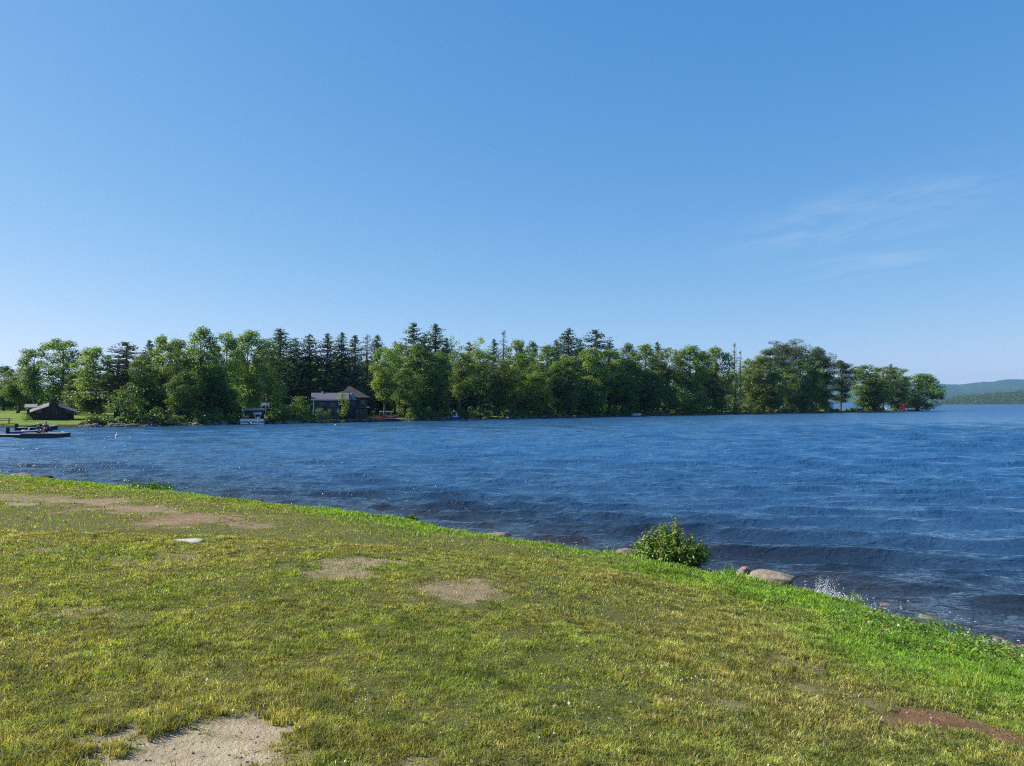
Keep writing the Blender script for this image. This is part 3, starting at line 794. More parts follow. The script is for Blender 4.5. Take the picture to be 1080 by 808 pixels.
# crown tints
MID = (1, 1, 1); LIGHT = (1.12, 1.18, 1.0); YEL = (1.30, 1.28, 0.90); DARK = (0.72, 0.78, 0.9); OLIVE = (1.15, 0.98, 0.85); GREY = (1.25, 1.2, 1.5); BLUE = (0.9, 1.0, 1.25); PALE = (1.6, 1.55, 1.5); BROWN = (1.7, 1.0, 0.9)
TREES = [
 ('narrow', 362, 413, 11, 0.8, YEL, 'slim bright young tree standing between boathouse and lodge'),
 ('narrow', 337, 430, 9, 1.0, MID, 'low sapling in front of the left half of the boathouse wall'),
 ('narrow', 347, 431, 8, 1.0, DARK, 'dark low sapling in front of the middle of the boathouse wall'),
 ('spruce', 417, 361, 15, 30, DARK, 'small dark spruce tip behind the light green crown by the kayaks'),
 ('spruce', 471, 357, 14, 28, DARK, 'dark spruce tip between the right spruce spire and the feathery birch top'),
 ('spruce', 495, 361, 15, 26, DARK, 'dark spruce tip between the feathery birch and the wispy two-topped birch'),
 ('spruce', 521, 358, 13, 26, BLUE, 'thin blue-green spruce close left of the dying spruce spike'),
 ('spruce', 587, 359, 14, 28, DARK, 'small spruce tip close left of the dense cone-shaped spruce'),
 ('spruce', 612, 358, 14, 26, BLUE, 'small spruce tip between the cone-shaped spruce and the irregular pine top'),
 ('spruce', 694, 361, 13, 26, DARK, 'lone spruce tip above the treeline right of the white rowboat'),
 ('full', 149, 374, 24, 12, MID, 'narrow green tree in front of the dark spruce tip'),
 ('full', 225, 362, 22, 9, MID, 'narrow dark green crown between the highest crown and the broad bright crown'),
 ('full', 742, 370, 22, 16, DARK, 'narrow dark crown behind the round bright shoreline bush'),
 ('full', 664, 378, 26, 11, OLIVE, 'olive crown directly behind the tall narrow shoreline tree'),
 ('full', 587, 384, 24, 7, DARK, 'dark narrow tree between the low bright tree and the cone-shaped spruce'),
 ('full', 845, 378, 24, 12, DARK, 'dark leafy crown under the right side of the widest flat-topped pine'),
 ('full', 871, 392, 26, 7, MID, 'low leafy tree closing the foot of the dark tiered pine'),
 ('full', 921, 398, 28, 5, DARK, 'low dark tree under the rounded tree on the point'),
 ('full', 948, 404, 16, 13, MID, 'low leafy tree just behind the red board'),
 # kind, u, top v, width px, metres behind the waterline, tint, label
 ('full', 4, 386, 30, 60, DARK, 'dim rounded broadleaf tree at the left frame edge behind the lakeside lawn'),
 ('tall', 19, 389, 28, 42, MID, 'shorter broadleaf tree left of the dark log cabin, behind the picnic table'),
 ('tall', 36, 367, 27, 36, MID, 'slim tall broadleaf tree with open crown rising behind the left end of the cabin'),
 ('tall', 66, 357, 34, 34, LIGHT, 'tallest two-tipped broadleaf tree standing behind the log cabin'),
 ('full', 80, 392, 26, 30, DARK, 'dark low tree filling the gap right behind the log cabin roof'),
 ('full', 98, 366, 34, 16, YEL, 'yellow-green broadleaf tree leafy to the ground, first right of the log cabin'),
 ('open', 124, 374, 26, 14, BROWN, 'half-bare brownish spruce beside the yellow-green tree right of the cabin'),
 ('pine', 133, 361, 34, 20, DARK, 'dark broad-topped pine with a pointed crown, second crown right of the cabin'),
 ('round', 137, 405, 36, 5, DARK, 'dark rounded low tree overhanging the water right of the log cabin'),
 ('spruce', 157, 359, 14, 28, DARK, 'dark spruce tip peeping out between the dark pine and the tall bright trees'),
 ('full', 170, 354, 30, 14, LIGHT, 'bright-topped tall broadleaf tree just right of the dark spruce tip'),
 ('full', 186, 357, 32, 10, MID, 'tall broadleaf tree with dark lower crown left of the highest rounded crown'),
 ('full', 212, 345, 30, 12, LIGHT, 'highest rounded broadleaf crown at the left third of the treeline'),
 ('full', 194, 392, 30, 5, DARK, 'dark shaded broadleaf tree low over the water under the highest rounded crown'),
 ('full', 239, 350, 32, 14, LIGHT, 'broad bright crown directly right of the highest rounded crown'),
 ('full', 262, 348, 30, 18, LIGHT, 'bright crown with a jagged top above the white-painted bench'),
 ('full', 230, 396, 28, 8, DARK, 'dark shaded tree below the broad bright crown, left of the pontoon boat'),
 ('tall', 281, 357, 26, 22, MID, 'broadleaf tree with a tall bare stem right behind the white-painted bench'),
 ('light', 275, 372, 14, 16, MID, 'thin pale-stemmed birch rising beside the white-painted bench'),
 ('narrow', 253, 419, 16, 4, OLIVE, 'small olive-green young tree on the bank left of the pontoon boat'),
 ('narrow', 292, 402, 18, 10, YEL, 'bright yellow-green young tree right of the white-painted bench'),
 ('narrow', 318, 417, 19, 5, MID, 'small bushy tree on the bank left of the blue-grey boathouse'),
 ('narrow', 307, 426, 16, 4, DARK, 'low dark shrubby tree between two brighter young trees left of the boathouse'),
 ('spruce', 295, 347, 24, 30, DARK, 'dense dark blue-green spruce, first conifer right of the bright crowns'),
 ('spruce', 311, 357, 18, 26, DARK, 'shorter dark spruce right of the first dense conifer'),
 ('pine', 326, 353, 20, 28, OLIVE, 'brownish narrow pine above the left end of the blue-grey boathouse'),
 ('pine', 345, 352, 21, 26, MID, 'green-topped pine above the grey roof of the blue-grey boathouse'),
 ('spruce', 360, 351, 16, 25, DARK, 'thin pointed spruce above the peak of the dark pyramid roof'),
 ('spruce', 374, 354, 17, 26, DARK, 'dark spruce just right of the pointed spruce over the pyramid roof'),
 ('open', 387, 353, 17, 28, OLIVE, 'open-branched brownish spruce right of the dark pyramid roof'),
 ('spruce', 398, 354, 15, 30, DARK, 'narrow dark spruce behind the leafy tree beside the orange kayaks'),
 ('tall', 405, 366, 23, 5, YEL, 'tall narrow broadleaf tree with a clear trunk right beside the orange kayaks'),
 ('full', 421, 361, 26, 18, LIGHT, 'light green crown behind the narrow tree by the orange kayaks'),
 ('full', 428, 388, 24, 5, MID, 'lower broadleaf tree on the bank just right of the orange kayaks'),
 ('spruce', 436, 341, 21, 28, BLUE, 'tallest spruce of the treeline, left one of a pair of ragged spires'),
 ('spruce', 448, 352, 14, 30, DARK, 'shorter spruce squeezed between the two tall ragged spires'),
 ('spruce', 459, 342, 24, 26, BLUE, 'broad ragged spruce spire, right one of the pair of tall spires'),
 ('full', 441, 363, 34, 10, MID, 'rounded broadleaf tree in front of the two tall spruce spires'),
 ('full', 463, 370, 30, 7, MID, 'rounded broadleaf tree low in front of the right spruce spire'),
 ('light', 478, 354, 15, 24, PALE, 'pale feathery birch top just right of the two tall spruce spires'),
 ('tall', 485, 370, 28, 8, MID, 'broadleaf tree with bare pale trunks behind the blue and white motorboat'),
 ('light', 505, 355, 24, 20, PALE, 'pale wispy birch with two thin tops left of the dead spruce spike'),
 ('tall', 509, 369, 28, 9, MID, 'broadleaf tree on bare trunks under the pale wispy birch'),
 ('snag', 531, 349, 12, 16, GREY, 'dying spruce with a thin bare spike in the middle of the treeline'),
 ('full', 546, 358, 24, 26, MID, 'dark green rounded crown right behind the dying spruce spike'),
 ('full', 562, 360, 17, 28, DARK, 'small dark rounded crown two trees right of the dying spruce spike'),
 ('full', 533, 378, 30, 8, OLIVE, 'olive broadleaf tree in front of the dying spruce spike'),
 ('full', 552, 373, 24, 12, LIGHT, 'light green crown in front of the dark rounded crowns at mid treeline'),
 ('full', 577, 364, 30, 14, MID, 'wide rounded crown left of the dark cone-shaped spruce'),
 ('full', 566, 392, 34, 4, YEL, 'low bright broadleaf tree spreading to the waterline at mid treeline'),
 ('spruce', 600, 347, 22, 22, DARK, 'dense dark cone-shaped spruce standing alone above the right half crowns'),
 ('full', 598, 375, 32, 5, MID, 'broadleaf tree in front of the dense cone-shaped spruce'),
 ('pine', 629, 348, 28, 22, DARK, 'dark irregular pine top right of the cone-shaped spruce'),
 ('pine', 643, 361, 18, 24, DARK, 'small dark pine top beside the irregular pine top'),
 ('full', 622, 367, 32, 10, YEL, 'yellow-green rounded crown just below the dark irregular pine top'),
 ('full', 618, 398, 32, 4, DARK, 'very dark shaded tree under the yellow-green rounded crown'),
 ('tall', 648, 369, 30, 9, LIGHT, 'light broadleaf tree on bare stems right of the yellow-green crown'),
 ('full', 662, 362, 20, 22, DARK, 'dark slim crown behind the tree line left of the white rowboat'),
 ('full', 681, 363, 30, 14, MID, 'broad green crown above the white rowboat'),
 ('narrow', 667, 395, 18, 3, YEL, 'tall narrow bright shoreline tree just left of the white rowboat'),
 ('full', 686, 392, 30, 4, DARK, 'dark shaded tree hanging over the water right of the white rowboat'),
 ('tall', 704, 367, 28, 14, OLIVE, 'olive rounded crown second right of the white rowboat'),
 ('round', 712, 404, 32, 4, DARK, 'low dark tree over the water between the rowboat and the round bright bush'),
 ('full', 728, 364, 30, 12, LIGHT, 'bright rounded crown above the round bright shoreline bush'),
 ('round', 738, 412, 24, 2, YEL, 'round bright bush on the shoreline in the right half'),
 ('full', 755, 366, 32, 10, MID, 'last big rounded crown left of the two bare spruce spikes'),
 ('narrow', 761, 400, 22, 4, OLIVE, 'small olive tree on the shore left of the two bare spruce spikes'),
 ('snag', 775, 362, 9, 14, GREY, 'taller of two thin bare spruce spikes left of the flat-topped pines'),
 ('snag', 781, 370, 8, 16, GREY, 'shorter of two thin bare spruce spikes left of the flat-topped pines'),
 ('narrow', 776, 389, 18, 7, YEL, 'bright young tree in front of the two bare spruce spikes'),
 ('full', 789, 378, 20, 20, GREY, 'greyish crown between the bare spruce spikes and the flat-topped pines'),
 ('full', 801, 376, 26, 9, OLIVE, 'olive tree in front of the left flat-topped pine'),
 ('flat', 812, 364, 31, 20, MID, 'flat-topped pine with open level branches, left of the two widest pines'),
 ('flat', 829, 359, 38, 26, OLIVE, 'widest flat-topped pine, highest crown toward the tip of the point'),
 ('full', 816, 393, 24, 4, MID, 'small tree on dark trunks below the open level pine branches'),
 ('full', 833, 386, 24, 7, MID, 'broadleaf tree on slim trunks below the widest flat-topped pine'),
 ('wpine', 863, 366, 25, 18, MID, 'dark tiered pine right of the widest flat-topped pine'),
 ('tall', 857, 380, 20, 6, YEL, 'yellow-green tree with a pale trunk in front of the dark tiered pine'),
 ('full', 843, 398, 18, 5, DARK, 'small dark tree left of the pale-trunked yellow-green tree'),
 ('wpine', 887, 380, 19, 14, DARK, 'dark pine on a thick bare trunk at the gap before the point'),
 ('full', 911, 385, 36, 12, MID, 'full rounded green tree on the narrow part of the point'),
 ('tall', 931, 387, 24, 14, OLIVE, 'slim olive tree right of the full rounded tree on the point'),
 ('pine', 940, 384, 9, 18, DARK, 'dark small-headed pine tip poking above the trees on the point'),
 ('tall', 946, 387, 20, 14, LIGHT, 'light green tree with bare trunk just left of the red board'),
 ('tip', 967, 394, 42, 3, LIGHT, 'broad leaning tree overhanging the water at the very tip of the point'),
]
for row in TREES: tree(*row)

# the wood behind them reads as one mass
def leafmass(name, pts, size, mat, rs, per, br):
    ch = []
    for (x, y, z0, h, w) in pts:
        nb = max(3, int(h * 1.1))
        for i in range(nb):
            t = (i + rs.rand()) / nb; b = br * (1.2 - 0.5 * t); a = rs.rand() * 2 * PI; rr = max(0, w / 2 * (1 - 0.6 * t) - b * .4) * rs.rand() ** .5
            c = np.array([x + math.cos(a) * rr, y + math.sin(a) * rr, z0 + b * .5 + t * max(0.1, h - b * 1.2)])
            d, r = sphere_pts(per, rs, 0.5)
            ch.append(cards(c + d * r * b, d + np.array([0, 0, .5]), np.full(per, size), rs))
    V, Q, C = join(ch)
    return mesh_np(name, V, [Q], False, colors=C)
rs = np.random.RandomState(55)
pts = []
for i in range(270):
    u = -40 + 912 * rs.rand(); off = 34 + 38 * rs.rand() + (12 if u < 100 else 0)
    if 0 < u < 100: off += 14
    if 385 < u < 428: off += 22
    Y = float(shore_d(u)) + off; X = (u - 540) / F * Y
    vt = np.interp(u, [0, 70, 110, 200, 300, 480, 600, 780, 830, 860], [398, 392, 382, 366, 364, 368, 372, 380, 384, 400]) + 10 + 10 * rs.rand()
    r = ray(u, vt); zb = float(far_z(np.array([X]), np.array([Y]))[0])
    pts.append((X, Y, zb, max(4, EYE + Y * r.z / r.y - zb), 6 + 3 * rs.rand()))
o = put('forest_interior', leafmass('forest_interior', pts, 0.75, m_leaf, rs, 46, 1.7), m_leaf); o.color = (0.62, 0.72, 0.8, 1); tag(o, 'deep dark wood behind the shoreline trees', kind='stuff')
pts = []
for i in range(420):
    u = 96 + 864 * rs.rand() ** 0.9
    if 384 < u < 432: continue
    if 250 < u < 286 or (326 < u < 388 and rs.rand() < .8): continue
    if 874 < u < 903 and rs.rand() < .3: continue
    if 944 < u < 960: continue
    off = 0.8 + (9 if u < 860 else 3) * rs.rand() ** 1.5; Y = float(shore_d(u)) + off; X = (u - 540) / F * Y
    zb = float(far_z(np.array([X]), np.array([Y]))[0])
    pts.append((X, Y, zb - 0.2, (0.8 + 2.2 * rs.rand()) * (0.75 if u > 875 else 1) * (0.45 if u < 135 else 1), 2.2 + 1.6 * rs.rand()))
o = put('undergrowth', leafmass('undergrowth', pts, 0.34, m_leaf, rs, 60, 0.75), m_leaf); o.color = (0.85, 0.85, 0.85, 1); tag(o, 'shoreline undergrowth beneath the far trees', kind='stuff')

# ------------------------------------------------------------------ hills far down the lake
def ridge_sheet(name, us, vs, dist, depth, mat, amp, seed, step):
    P = []
    uu = np.arange(us[0], us[-1], step)
    vv = np.interp(uu, us, vs)
    X = (uu - 540) / F * dist; H = EYE + dist * (425.6 - vv) / F
    rows = np.linspace(0, 1, 26)
    V = []
    for t in rows:
        yy = dist - depth * (1 - t) * np.ones_like(X)
        k = sstep(-0.05, 1.0, t) if t > 0 else 0 * sstep(0, 1, t)
        xx = X * yy / dist
        z = H * (t ** 0.8) + amp * (fbm(xx / (amp * 3.2), yy / (amp * 3.2), seed, 4) - 0.5) * min(1, t * 3) - 1.5 * (t == 0) 
        V.append(np.stack([xx, yy, z], 1))
    xx = X * (dist + depth) / dist
    V.append(np.stack([xx, np.full_like(X, dist + depth), np.full_like(X, -2.0)], 1))
    V = np.array(V); nr, ncol = V.shape[:2]; ii = np.arange(nr * ncol).reshape(nr, ncol)
    q = np.stack([ii[:-1, :-1].ravel(), ii[:-1, 1:].ravel(), ii[1:, 1:].ravel(), ii[1:, :-1].ravel()], 1)
    o = put(name, mesh_np(name, V.reshape(-1, 3), [q], True), mat)
    return o, V
m_hill, nt, out = newmat('wooded hill'); p = principled(nt, out, 1.0, 0.0); pos = wpos(nt)
nt.links.new(ramp(nt, noise(nt, pos, 0.03, 6, 0.7), [(0.3, (0.022, 0.042, 0.014)), (0.7, (0.06, 0.085, 0.028))]), p.inputs['Base Color'])
bump(nt, p, noise(nt, pos, 0.07, 4, 0.7), 1.0, 14)
hill, _ = ridge_sheet('hill', [560, 700, 820, 900, 950, 985, 1012, 1030, 1050, 1070, 1110, 1180, 1300], [416, 413, 411, 408, 406, 404.3, 406.3, 404, 401.8, 400.6, 401.5, 398, 404], 8500, 2500, m_hill, 44, 131, 1.2)
tag(hill, 'long hazy wooded ridge beyond the lake', kind='structure')
near_hill, HV = ridge_sheet('headland', [992, 1004, 1018, 1035, 1060, 1085, 1130, 1200, 1300], [425.6, 420.5, 418.5, 417, 415.2, 414.0, 413, 414, 412], 3000, 600, m_hill, 12, 141, 0.8)
tag(near_hill, 'wooded headland in front of the ridge', kind='structure')
rs = np.random.RandomState(66)
# crowns on the headland, too many and too far to tell apart
base = HV[:-1].reshape(-1, 3); base = base[base[:, 2] > 0.3]
idx = rs.randint(0, len(base), 1500)
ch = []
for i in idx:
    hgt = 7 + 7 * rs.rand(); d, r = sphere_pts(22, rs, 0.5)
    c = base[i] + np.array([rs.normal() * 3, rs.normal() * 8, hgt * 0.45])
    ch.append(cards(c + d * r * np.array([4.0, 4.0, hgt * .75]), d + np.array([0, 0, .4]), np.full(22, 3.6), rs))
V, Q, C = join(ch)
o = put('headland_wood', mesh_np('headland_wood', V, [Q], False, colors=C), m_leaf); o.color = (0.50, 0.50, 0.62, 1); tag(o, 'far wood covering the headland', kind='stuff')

# ------------------------------------------------------------------ the air
m_haze, nt, out = newmat('thin summer haze')
pv = N(nt, 'ShaderNodeVolumePrincipled'); pv.inputs['Color'].default_value = (0.30, 0.62, 1.0, 1); pv.inputs['Density'].default_value = 0.00006; pv.inputs['Anisotropy'].default_value = 0.2
nt.links.new(pv.outputs[0], out.inputs['Volume'])
m_haze.cycles.volume_sampling = 'DISTANCE'
m_haze.cycles.homogeneous_volume = True
haze = MB().box(-11500, 11500, -11500, 11500, -4.2, 420).build('haze', m_haze); tag(haze, 'thin blue summer haze over the lake', kind='stuff')

# ------------------------------------------------------------------ far buildings
def face(u, Y):
    """spot at a photo column and distance, and the turn that makes its local y run away from the viewer"""
    X = (u - 540) / F * Y
    return X, Y, -math.atan2(X, Y)
def zfar(x, y): return float(far_z(np.array([x]), np.array([y]))[0])
def zat(v, Y):
    r = ray(540, v); return EYE + Y * r.z / r.y
m_log = planks('dark stained boards', (0.045, 0.037, 0.034), False, 0.22, 0.3)
m_log2 = planks('slate blue boards', (0.055, 0.075, 0.115), True, 0.22, 0.15)
m_brown = planks('dark brown boards', (0.06, 0.046, 0.042), True, 0.2, 0.3)
m_shing = paint('weathered and lit shingles', (0.20, 0.19, 0.19), 0.9, 0.25, 1.5, 0.1, 0.5)  # pale grey; on the cabin's roof strips it also stands for light
m_shing_d = paint('dark shingles', (0.052, 0.05, 0.054), 0.9, 0.25, 1.5, 0.1, 0.5)
m_fascia = paint('grey roof felt', (0.075, 0.075, 0.098), 0.85, 0.12)
m_white = paint('white paint', (0.78, 0.78, 0.76), 0.45, 0.06)
m_offw = paint('weathered white', (0.55, 0.54, 0.50), 0.6, 0.15)
m_glass = paint('window glass', (0.02, 0.025, 0.03), 0.08, 0.1, 1.0, 0.6)
m_concrete = paint('pale concrete', (0.42, 0.40, 0.36), 0.85, 0.2, 2.0, 0.2, 0.3)
m_wood = planks('grey dock boards', (0.34, 0.31, 0.28), True, 0.16, 0.25)
m_woodd = planks('dark dock timber', (0.06, 0.05, 0.045), False, 0.2, 0.3)
m_orange = paint('orange plastic', (0.80, 0.16, 0.03), 0.35, 0.08)
m_red = paint('red plastic', (0.62, 0.035, 0.025), 0.4, 0.1)
m_blue = paint('blue gelcoat', (0.03, 0.09, 0.32), 0.25, 0.08)
m_navy = paint('navy canvas', (0.012, 0.016, 0.035), 0.8, 0.2)
m_canvas = paint('brown canvas', (0.16, 0.07, 0.05), 0.8, 0.2)
m_greyc = paint('grey canvas', (0.30, 0.31, 0.33), 0.8, 0.15)
m_alu = paint('aluminium', (0.55, 0.56, 0.58), 0.35, 0.08, metal=0.8)
m_dark = paint('black rubber', (0.015, 0.015, 0.017), 0.6, 0.2)

# dark log cabin on the lawn at the left
Y0 = float(shore_d(56)) + 11; x, y, rz = face(57.0, Y0); z = zfar(x, y)
k = Y0 / F; e = empty('log_cabin', (x, y, z), rz)
tag(e, 'low dark log cabin with grey-edged gable roof on the lakeside lawn', 'cabin')
ez = zat(432.2, Y0) - z; pz = zat(421.8, Y0) - z; hw = 18.5 * k
w = MB(); w.prism([(-hw, 0), (hw, 0), (hw, ez), (0, ez + (pz - ez) * .72), (-hw, ez)], 0, 6.0); w.build('wall', m_log, e)
rf = MB(); ov = 0.3
for s in (-1, 1):
    a = (0, pz); b = (s * (hw + ov), ez - 0.12)
    rf.hexa([(a[0], 0.2, a[1] - .14), (b[0], 0.2, b[1] - .14), (b[0], 6.6, b[1] - .14), (a[0], 6.6, a[1] - .14), (a[0], 0.2, a[1]), (b[0], 0.2, b[1]), (b[0], 6.6, b[1]), (a[0], 6.6, a[1])])
roof = rf.build('roof', m_shing_d, e)
for s in (-1, 1):
    g = MB()      # the lower skirt of roof towards the lake, its lit look put into paler shingle colour
    a0 = (s * 4.2 * k, ez + (pz - ez) * .62); b0 = (s * (hw + ov * 1.3), ez - 0.05)
    g.hexa([(a0[0], -1.0, a0[1] - .45), (b0[0], -1.0, b0[1] - .42), (b0[0], 0.16, b0[1] - .05), (a0[0], 0.16, a0[1] + .05), (a0[0], -1.0, a0[1] - .33), (b0[0], -1.0, b0[1] - .30), (b0[0], 0.16, b0[1] + .1), (a0[0], 0.16, a0[1] + .2)])
    g.build('porch_roof', m_shing, e)
for s in (-1, -.33, .33, 1): MB().box(s * hw * .96 - .09, s * hw * .96 + .09, -0.85, -0.67, 0, ez - .25).build('porch_post', m_log, e)
d = MB().box(-0.5, 0.5, -0.06, 0.02, 0.1, 2.05).build('door', m_brown, e); MB().box(0.34, 0.40, -0.11, -0.06, 1.0, 1.1).build('handle', m_alu, d)
for s in (-1, 1):
    f = MB().box(s * 1.9 - .5, s * 1.9 + .5, -0.05, 0.02, 1.0, 1.9).build('window', m_woodd, e); MB().box(s * 1.9 - .42, s * 1.9 + .42, -0.07, -0.05, 1.08, 1.82).build('pane', m_glass, f)
g = MB(); g.prism([(-hw - .8, 0), (-hw + .3, 0), (-hw + .3, ez + .35), (-hw - .8, ez + .15)], 2.4, 5.0); an = g.build('side_room', m_log, e)
g = MB(); g.hexa([(-hw - 1.15, 1.9, ez + .25), (-hw + .5, 1.9, ez + .25), (-hw + .5, 5.2, ez + .75), (-hw - 1.15, 5.2, ez + .75), (-hw - 1.15, 1.9, ez + .37), (-hw + .5, 1.9, ez + .37), (-hw + .5, 5.2, ez + .87), (-hw - 1.15, 5.2, ez + .87)]); g.build('side_roof', m_shing, an)

# slate-blue boathouse with the pyramid-roofed pavilion behind
Y0 = float(shore_d(355)) + 3.5; x, y, rz = face(344.5, Y0); z = zfar(x, y); k = Y0 / F
e = empty('boathouse', (x, y, z), rz); tag(e, 'slate blue boathouse with low grey roof and white corner post on the far bank', 'boathouse')
zt = zat(415.6, Y0) - z; zf_ = zat(421, Y0) - z; hw = 13.6 * k
MB().box(-hw, hw, 0, 6, -0.6, zf_).build('wall', m_log2, e)
r_ = MB(); r_.hexa([(-hw - .4, -.7, zf_ - .05), (hw + 1.6, -.7, zf_ - .05), (hw + 1.6, 6.2, zf_ - .05), (-hw - .4, 6.2, zf_ - .05), (-hw - .4, 2.9, zt + .25), (hw + 1.6, 2.9, zt + .25), (hw + 1.6, 3.2, zt + .25), (-hw - .4, 3.2, zt + .25)]); r_.build('roof', m_fascia, e)
MB().box(-hw - .42, hw + 1.62, -.76, -.703, zf_ - .22, zf_ + .05).build('fascia', m_offw, e)
MB().box(-hw - .05, -hw + .16, -0.12, 0.1, -0.4, zf_ - .004).build('corner_post', m_white, e)
for (a, b, c, dd) in ((-hw + .95, -hw + 1.9, zf_ - 1.0, zf_ - .55), (-hw + .95, -hw + 1.5, zf_ - 1.55, zf_ - 1.2), (0.6, 1.5, zf_ - 1.4, zf_ - .6)):
    f = MB().box(a - .07, b + .07, -0.05, 0.02, c - .07, dd + .07).build('window', m_fascia, e); MB().box(a, b, -0.065, -0.05, c, dd).build('pane', m_glass, f)
MB().box(-1.3, 1.2, -0.06, 0.02, -0.2, 2.2).build('boat_door', m_log, e)
MB().box(-0.9, -0.6, 2.6, 2.9, zt - .3, zt + .5).build('roof_vent', m_alu, e)

Y1 = Y0 + 4.5; x, y, rz = face(373, Y1); z = zfar(x, y); k = Y1 / F
e = empty('pavilion', (x, y, z), rz); tag(e, 'dark brown lodge with steep pyramid roof and small cone turret', 'house')
ap = zat(406.8, Y1 + 3) - z; ea = zat(418.6, Y1) - z; hw = 13.8 * k
MB().box(-hw, hw, 0, 6, -0.3, ea).build('wall', m_brown, e)
hr = hw + .6; cx = -4.5 * k
g = MB(); g.add([(-hr, -.6, ea - .1), (hr, -.6, ea - .1), (hr, 6.6, ea - .1), (-hr, 6.6, ea - .1), (cx, 3.0, ap), (-hr, -.6, ea - .22), (hr, -.6, ea - .22), (hr, 6.6, ea - .22), (-hr, 6.6, ea - .22)],
                [(0, 1, 4), (1, 2, 4), (2, 3, 4), (3, 0, 4), (0, 5, 6, 1), (1, 6, 7, 2), (2, 7, 8, 3), (3, 8, 5, 0), (5, 8, 7, 6)]); g.build('roof', m_shing_d, e)
tx = -2.2 * k; tb = zat(421.5, Y1 - 1.2) - z; ta = zat(414, Y1 - 1.2) - z; tr_ = 5.6 * k
tw = MB().lathe([(tr_ * .78, -0.3), (tr_ * .78, tb)], 12, (tx, -0.3, 0)).build('turret', m_log2, e); MB().lathe([(tr_, tb - .06), (tr_ * 1.02, tb), (0.03, ta)], 16, (tx, -0.3, 0)).build('turret_roof', m_shing, tw)
pw = MB().box(1.2 * k, hw + .1, -2.2, -0.003, -0.3, zat(431, Y1 - 2) - z).build('porch', m_brown, e)
g = MB(); zz = zat(430.6, Y1 - 2) - z; g.hexa([(0.8 * k, -2.5, zz), (hw + .4, -2.5, zz), (hw + .4, 0.1, zz + .5), (.8 * k, .1, zz + .5), (.8 * k, -2.5, zz + .1), (hw + .4, -2.5, zz + .1), (hw + .4, .1, zz + .6), (.8 * k, .1, zz + .6)]); g.build('porch_roof', m_shing_d, pw)
for i in range(3):
    a = 2.4 * k + i * 4.0 * k; f = MB().box(a - .05, a + 2.4 * k + .05, -2.26, -2.2, .85, 1.75).build('window', m_woodd, pw); 
    MB().box(a, a + 2.4 * k, -2.28, -2.26, .9, 1.7).build('pane', m_glass, pw)
for i in range(2):
    a = (-10 + i * 17) * k; f = MB().box(a, a + .9, -0.06, 0.02, ea - 1.5, ea - .5).build('window', m_woodd, e); MB().box(a + .08, a + .82, -0.08, -0.06, ea - 1.42, ea - .58).build('pane', m_glass, f)

# pale shed deep between the trunks
Y0 = float(shore_d(270)) + 30; x, y, rz = face(268, Y0); z = zfar(x, y); k = Y0 / F
e = empty('shed', (x, y, z), rz + .3); tag(e, 'pale grey shed half hidden among the trunks above the pontoon boat', 'shed')
h0 = zat(417.5, Y0) - z; hw = 8 * k
MB().box(-hw, hw, 0, 3, -.3, h0).build('wall', m_greyc, e)
MB().prism([(-hw - .3, h0), (hw + .3, h0), (hw + .3, h0 + .12), (0, h0 + 1.0), (-hw - .3, h0 + .12)], -.3, 3.3).build('roof', m_shing, e)
f = MB().box(-.6, .5, -.05, .02, 1.2, 2.2).build('window', m_white, e); MB().box(-.5, .4, -.07, -.05, 1.3, 2.1).build('pane', m_glass, f)

# retaining wall and the white bench above it
Y0 = float(shore_d(268)) + 7; x, y, rz = face(268.5, Y0); z = zfar(x, y); k = Y0 / F; zt = zat(432.3, Y0) - z
e = empty('retaining_wall', (x, y, z), rz); tag(e, 'low pale concrete retaining wall above the pontoon boat', 'wall')
MB().box(-9.8 * k, 9.8 * k, 0, .5, -.5, zt - .1).build('wall', m_woodd, e); MB().box(-10.2 * k, 10.2 * k, -.25, 1.2, zt - .097, zt + .22).build('coping', m_concrete, e)
ztw = z + zt + .22
Y0 += .4; x, y, rz = face(280, Y0); z = ztw; k = Y0 / F
e = empty('bench', (x, y, z), rz); tag(e, 'white-painted bench with slatted back standing on the pale retaining wall', 'bench')
g = 3.9 * k
MB().box(-g, g, -.1, .35, .40, .46).build('seat', m_white, e)
b = MB()
for i in range(3): b.box(-g, g, .32, .36, .56 + i * .13, .66 + i * .13)
b.build('backrest', m_white, e)
for sx in (-1, 1):
    MB().box(sx * g * .9 - .04, sx * g * .9 + .04, -.08, 0, 0, .4).build('leg', m_white, e); MB().box(sx * g * .9 - .04, sx * g * .9 + .04, .365, .42, 0, .9).build('leg', m_white, e)

# ------------------------------------------------------------------ boats
def hull_mesh(L, B, H, n=14, bow=0.35, flat=0.25):
    """open boat shell along local x, bow at +x, keel on z=0"""
    sec = []
    for i in range(n + 1):
        t = i / n; xx = -L / 2 + L * t
        k_ = 1.0 if t < 1 - bow else max(0.03, (1 - ((t - (1 - bow)) / bow) ** 2) ** 0.7) if t < 1 else 0.03
        hb = B / 2 * k_ * (0.9 + 0.1 * min(1, t * 6)); sh = H * (1 + 0.25 * max(0, t - .4) ** 2 / .36)
        kz = 0.0 + H * 0.45 * max(0, (t - .75) / .25) ** 2
        sec.append([(xx, -hb, sh), (xx, -hb * .92, kz + (sh - kz) * .45), (xx, -hb * .55, kz + .04), (xx, 0, kz), (xx, hb * .55, kz + .04), (xx, hb * .92, kz + (sh - kz) * .45), (xx, hb, sh)])
    m = MB(); vs = [p for s in sec for p in s]; q = 7
    fs = [(i * q + j, (i + 1) * q + j, (i + 1) * q + j + 1, i * q + j + 1) for i in range(n) for j in range(q - 1)]
    fs.append(tuple(range(q))[::-1]); fs.append(tuple(n * q + j for j in range(q)))
    m.add(vs, fs)
    return m, sec
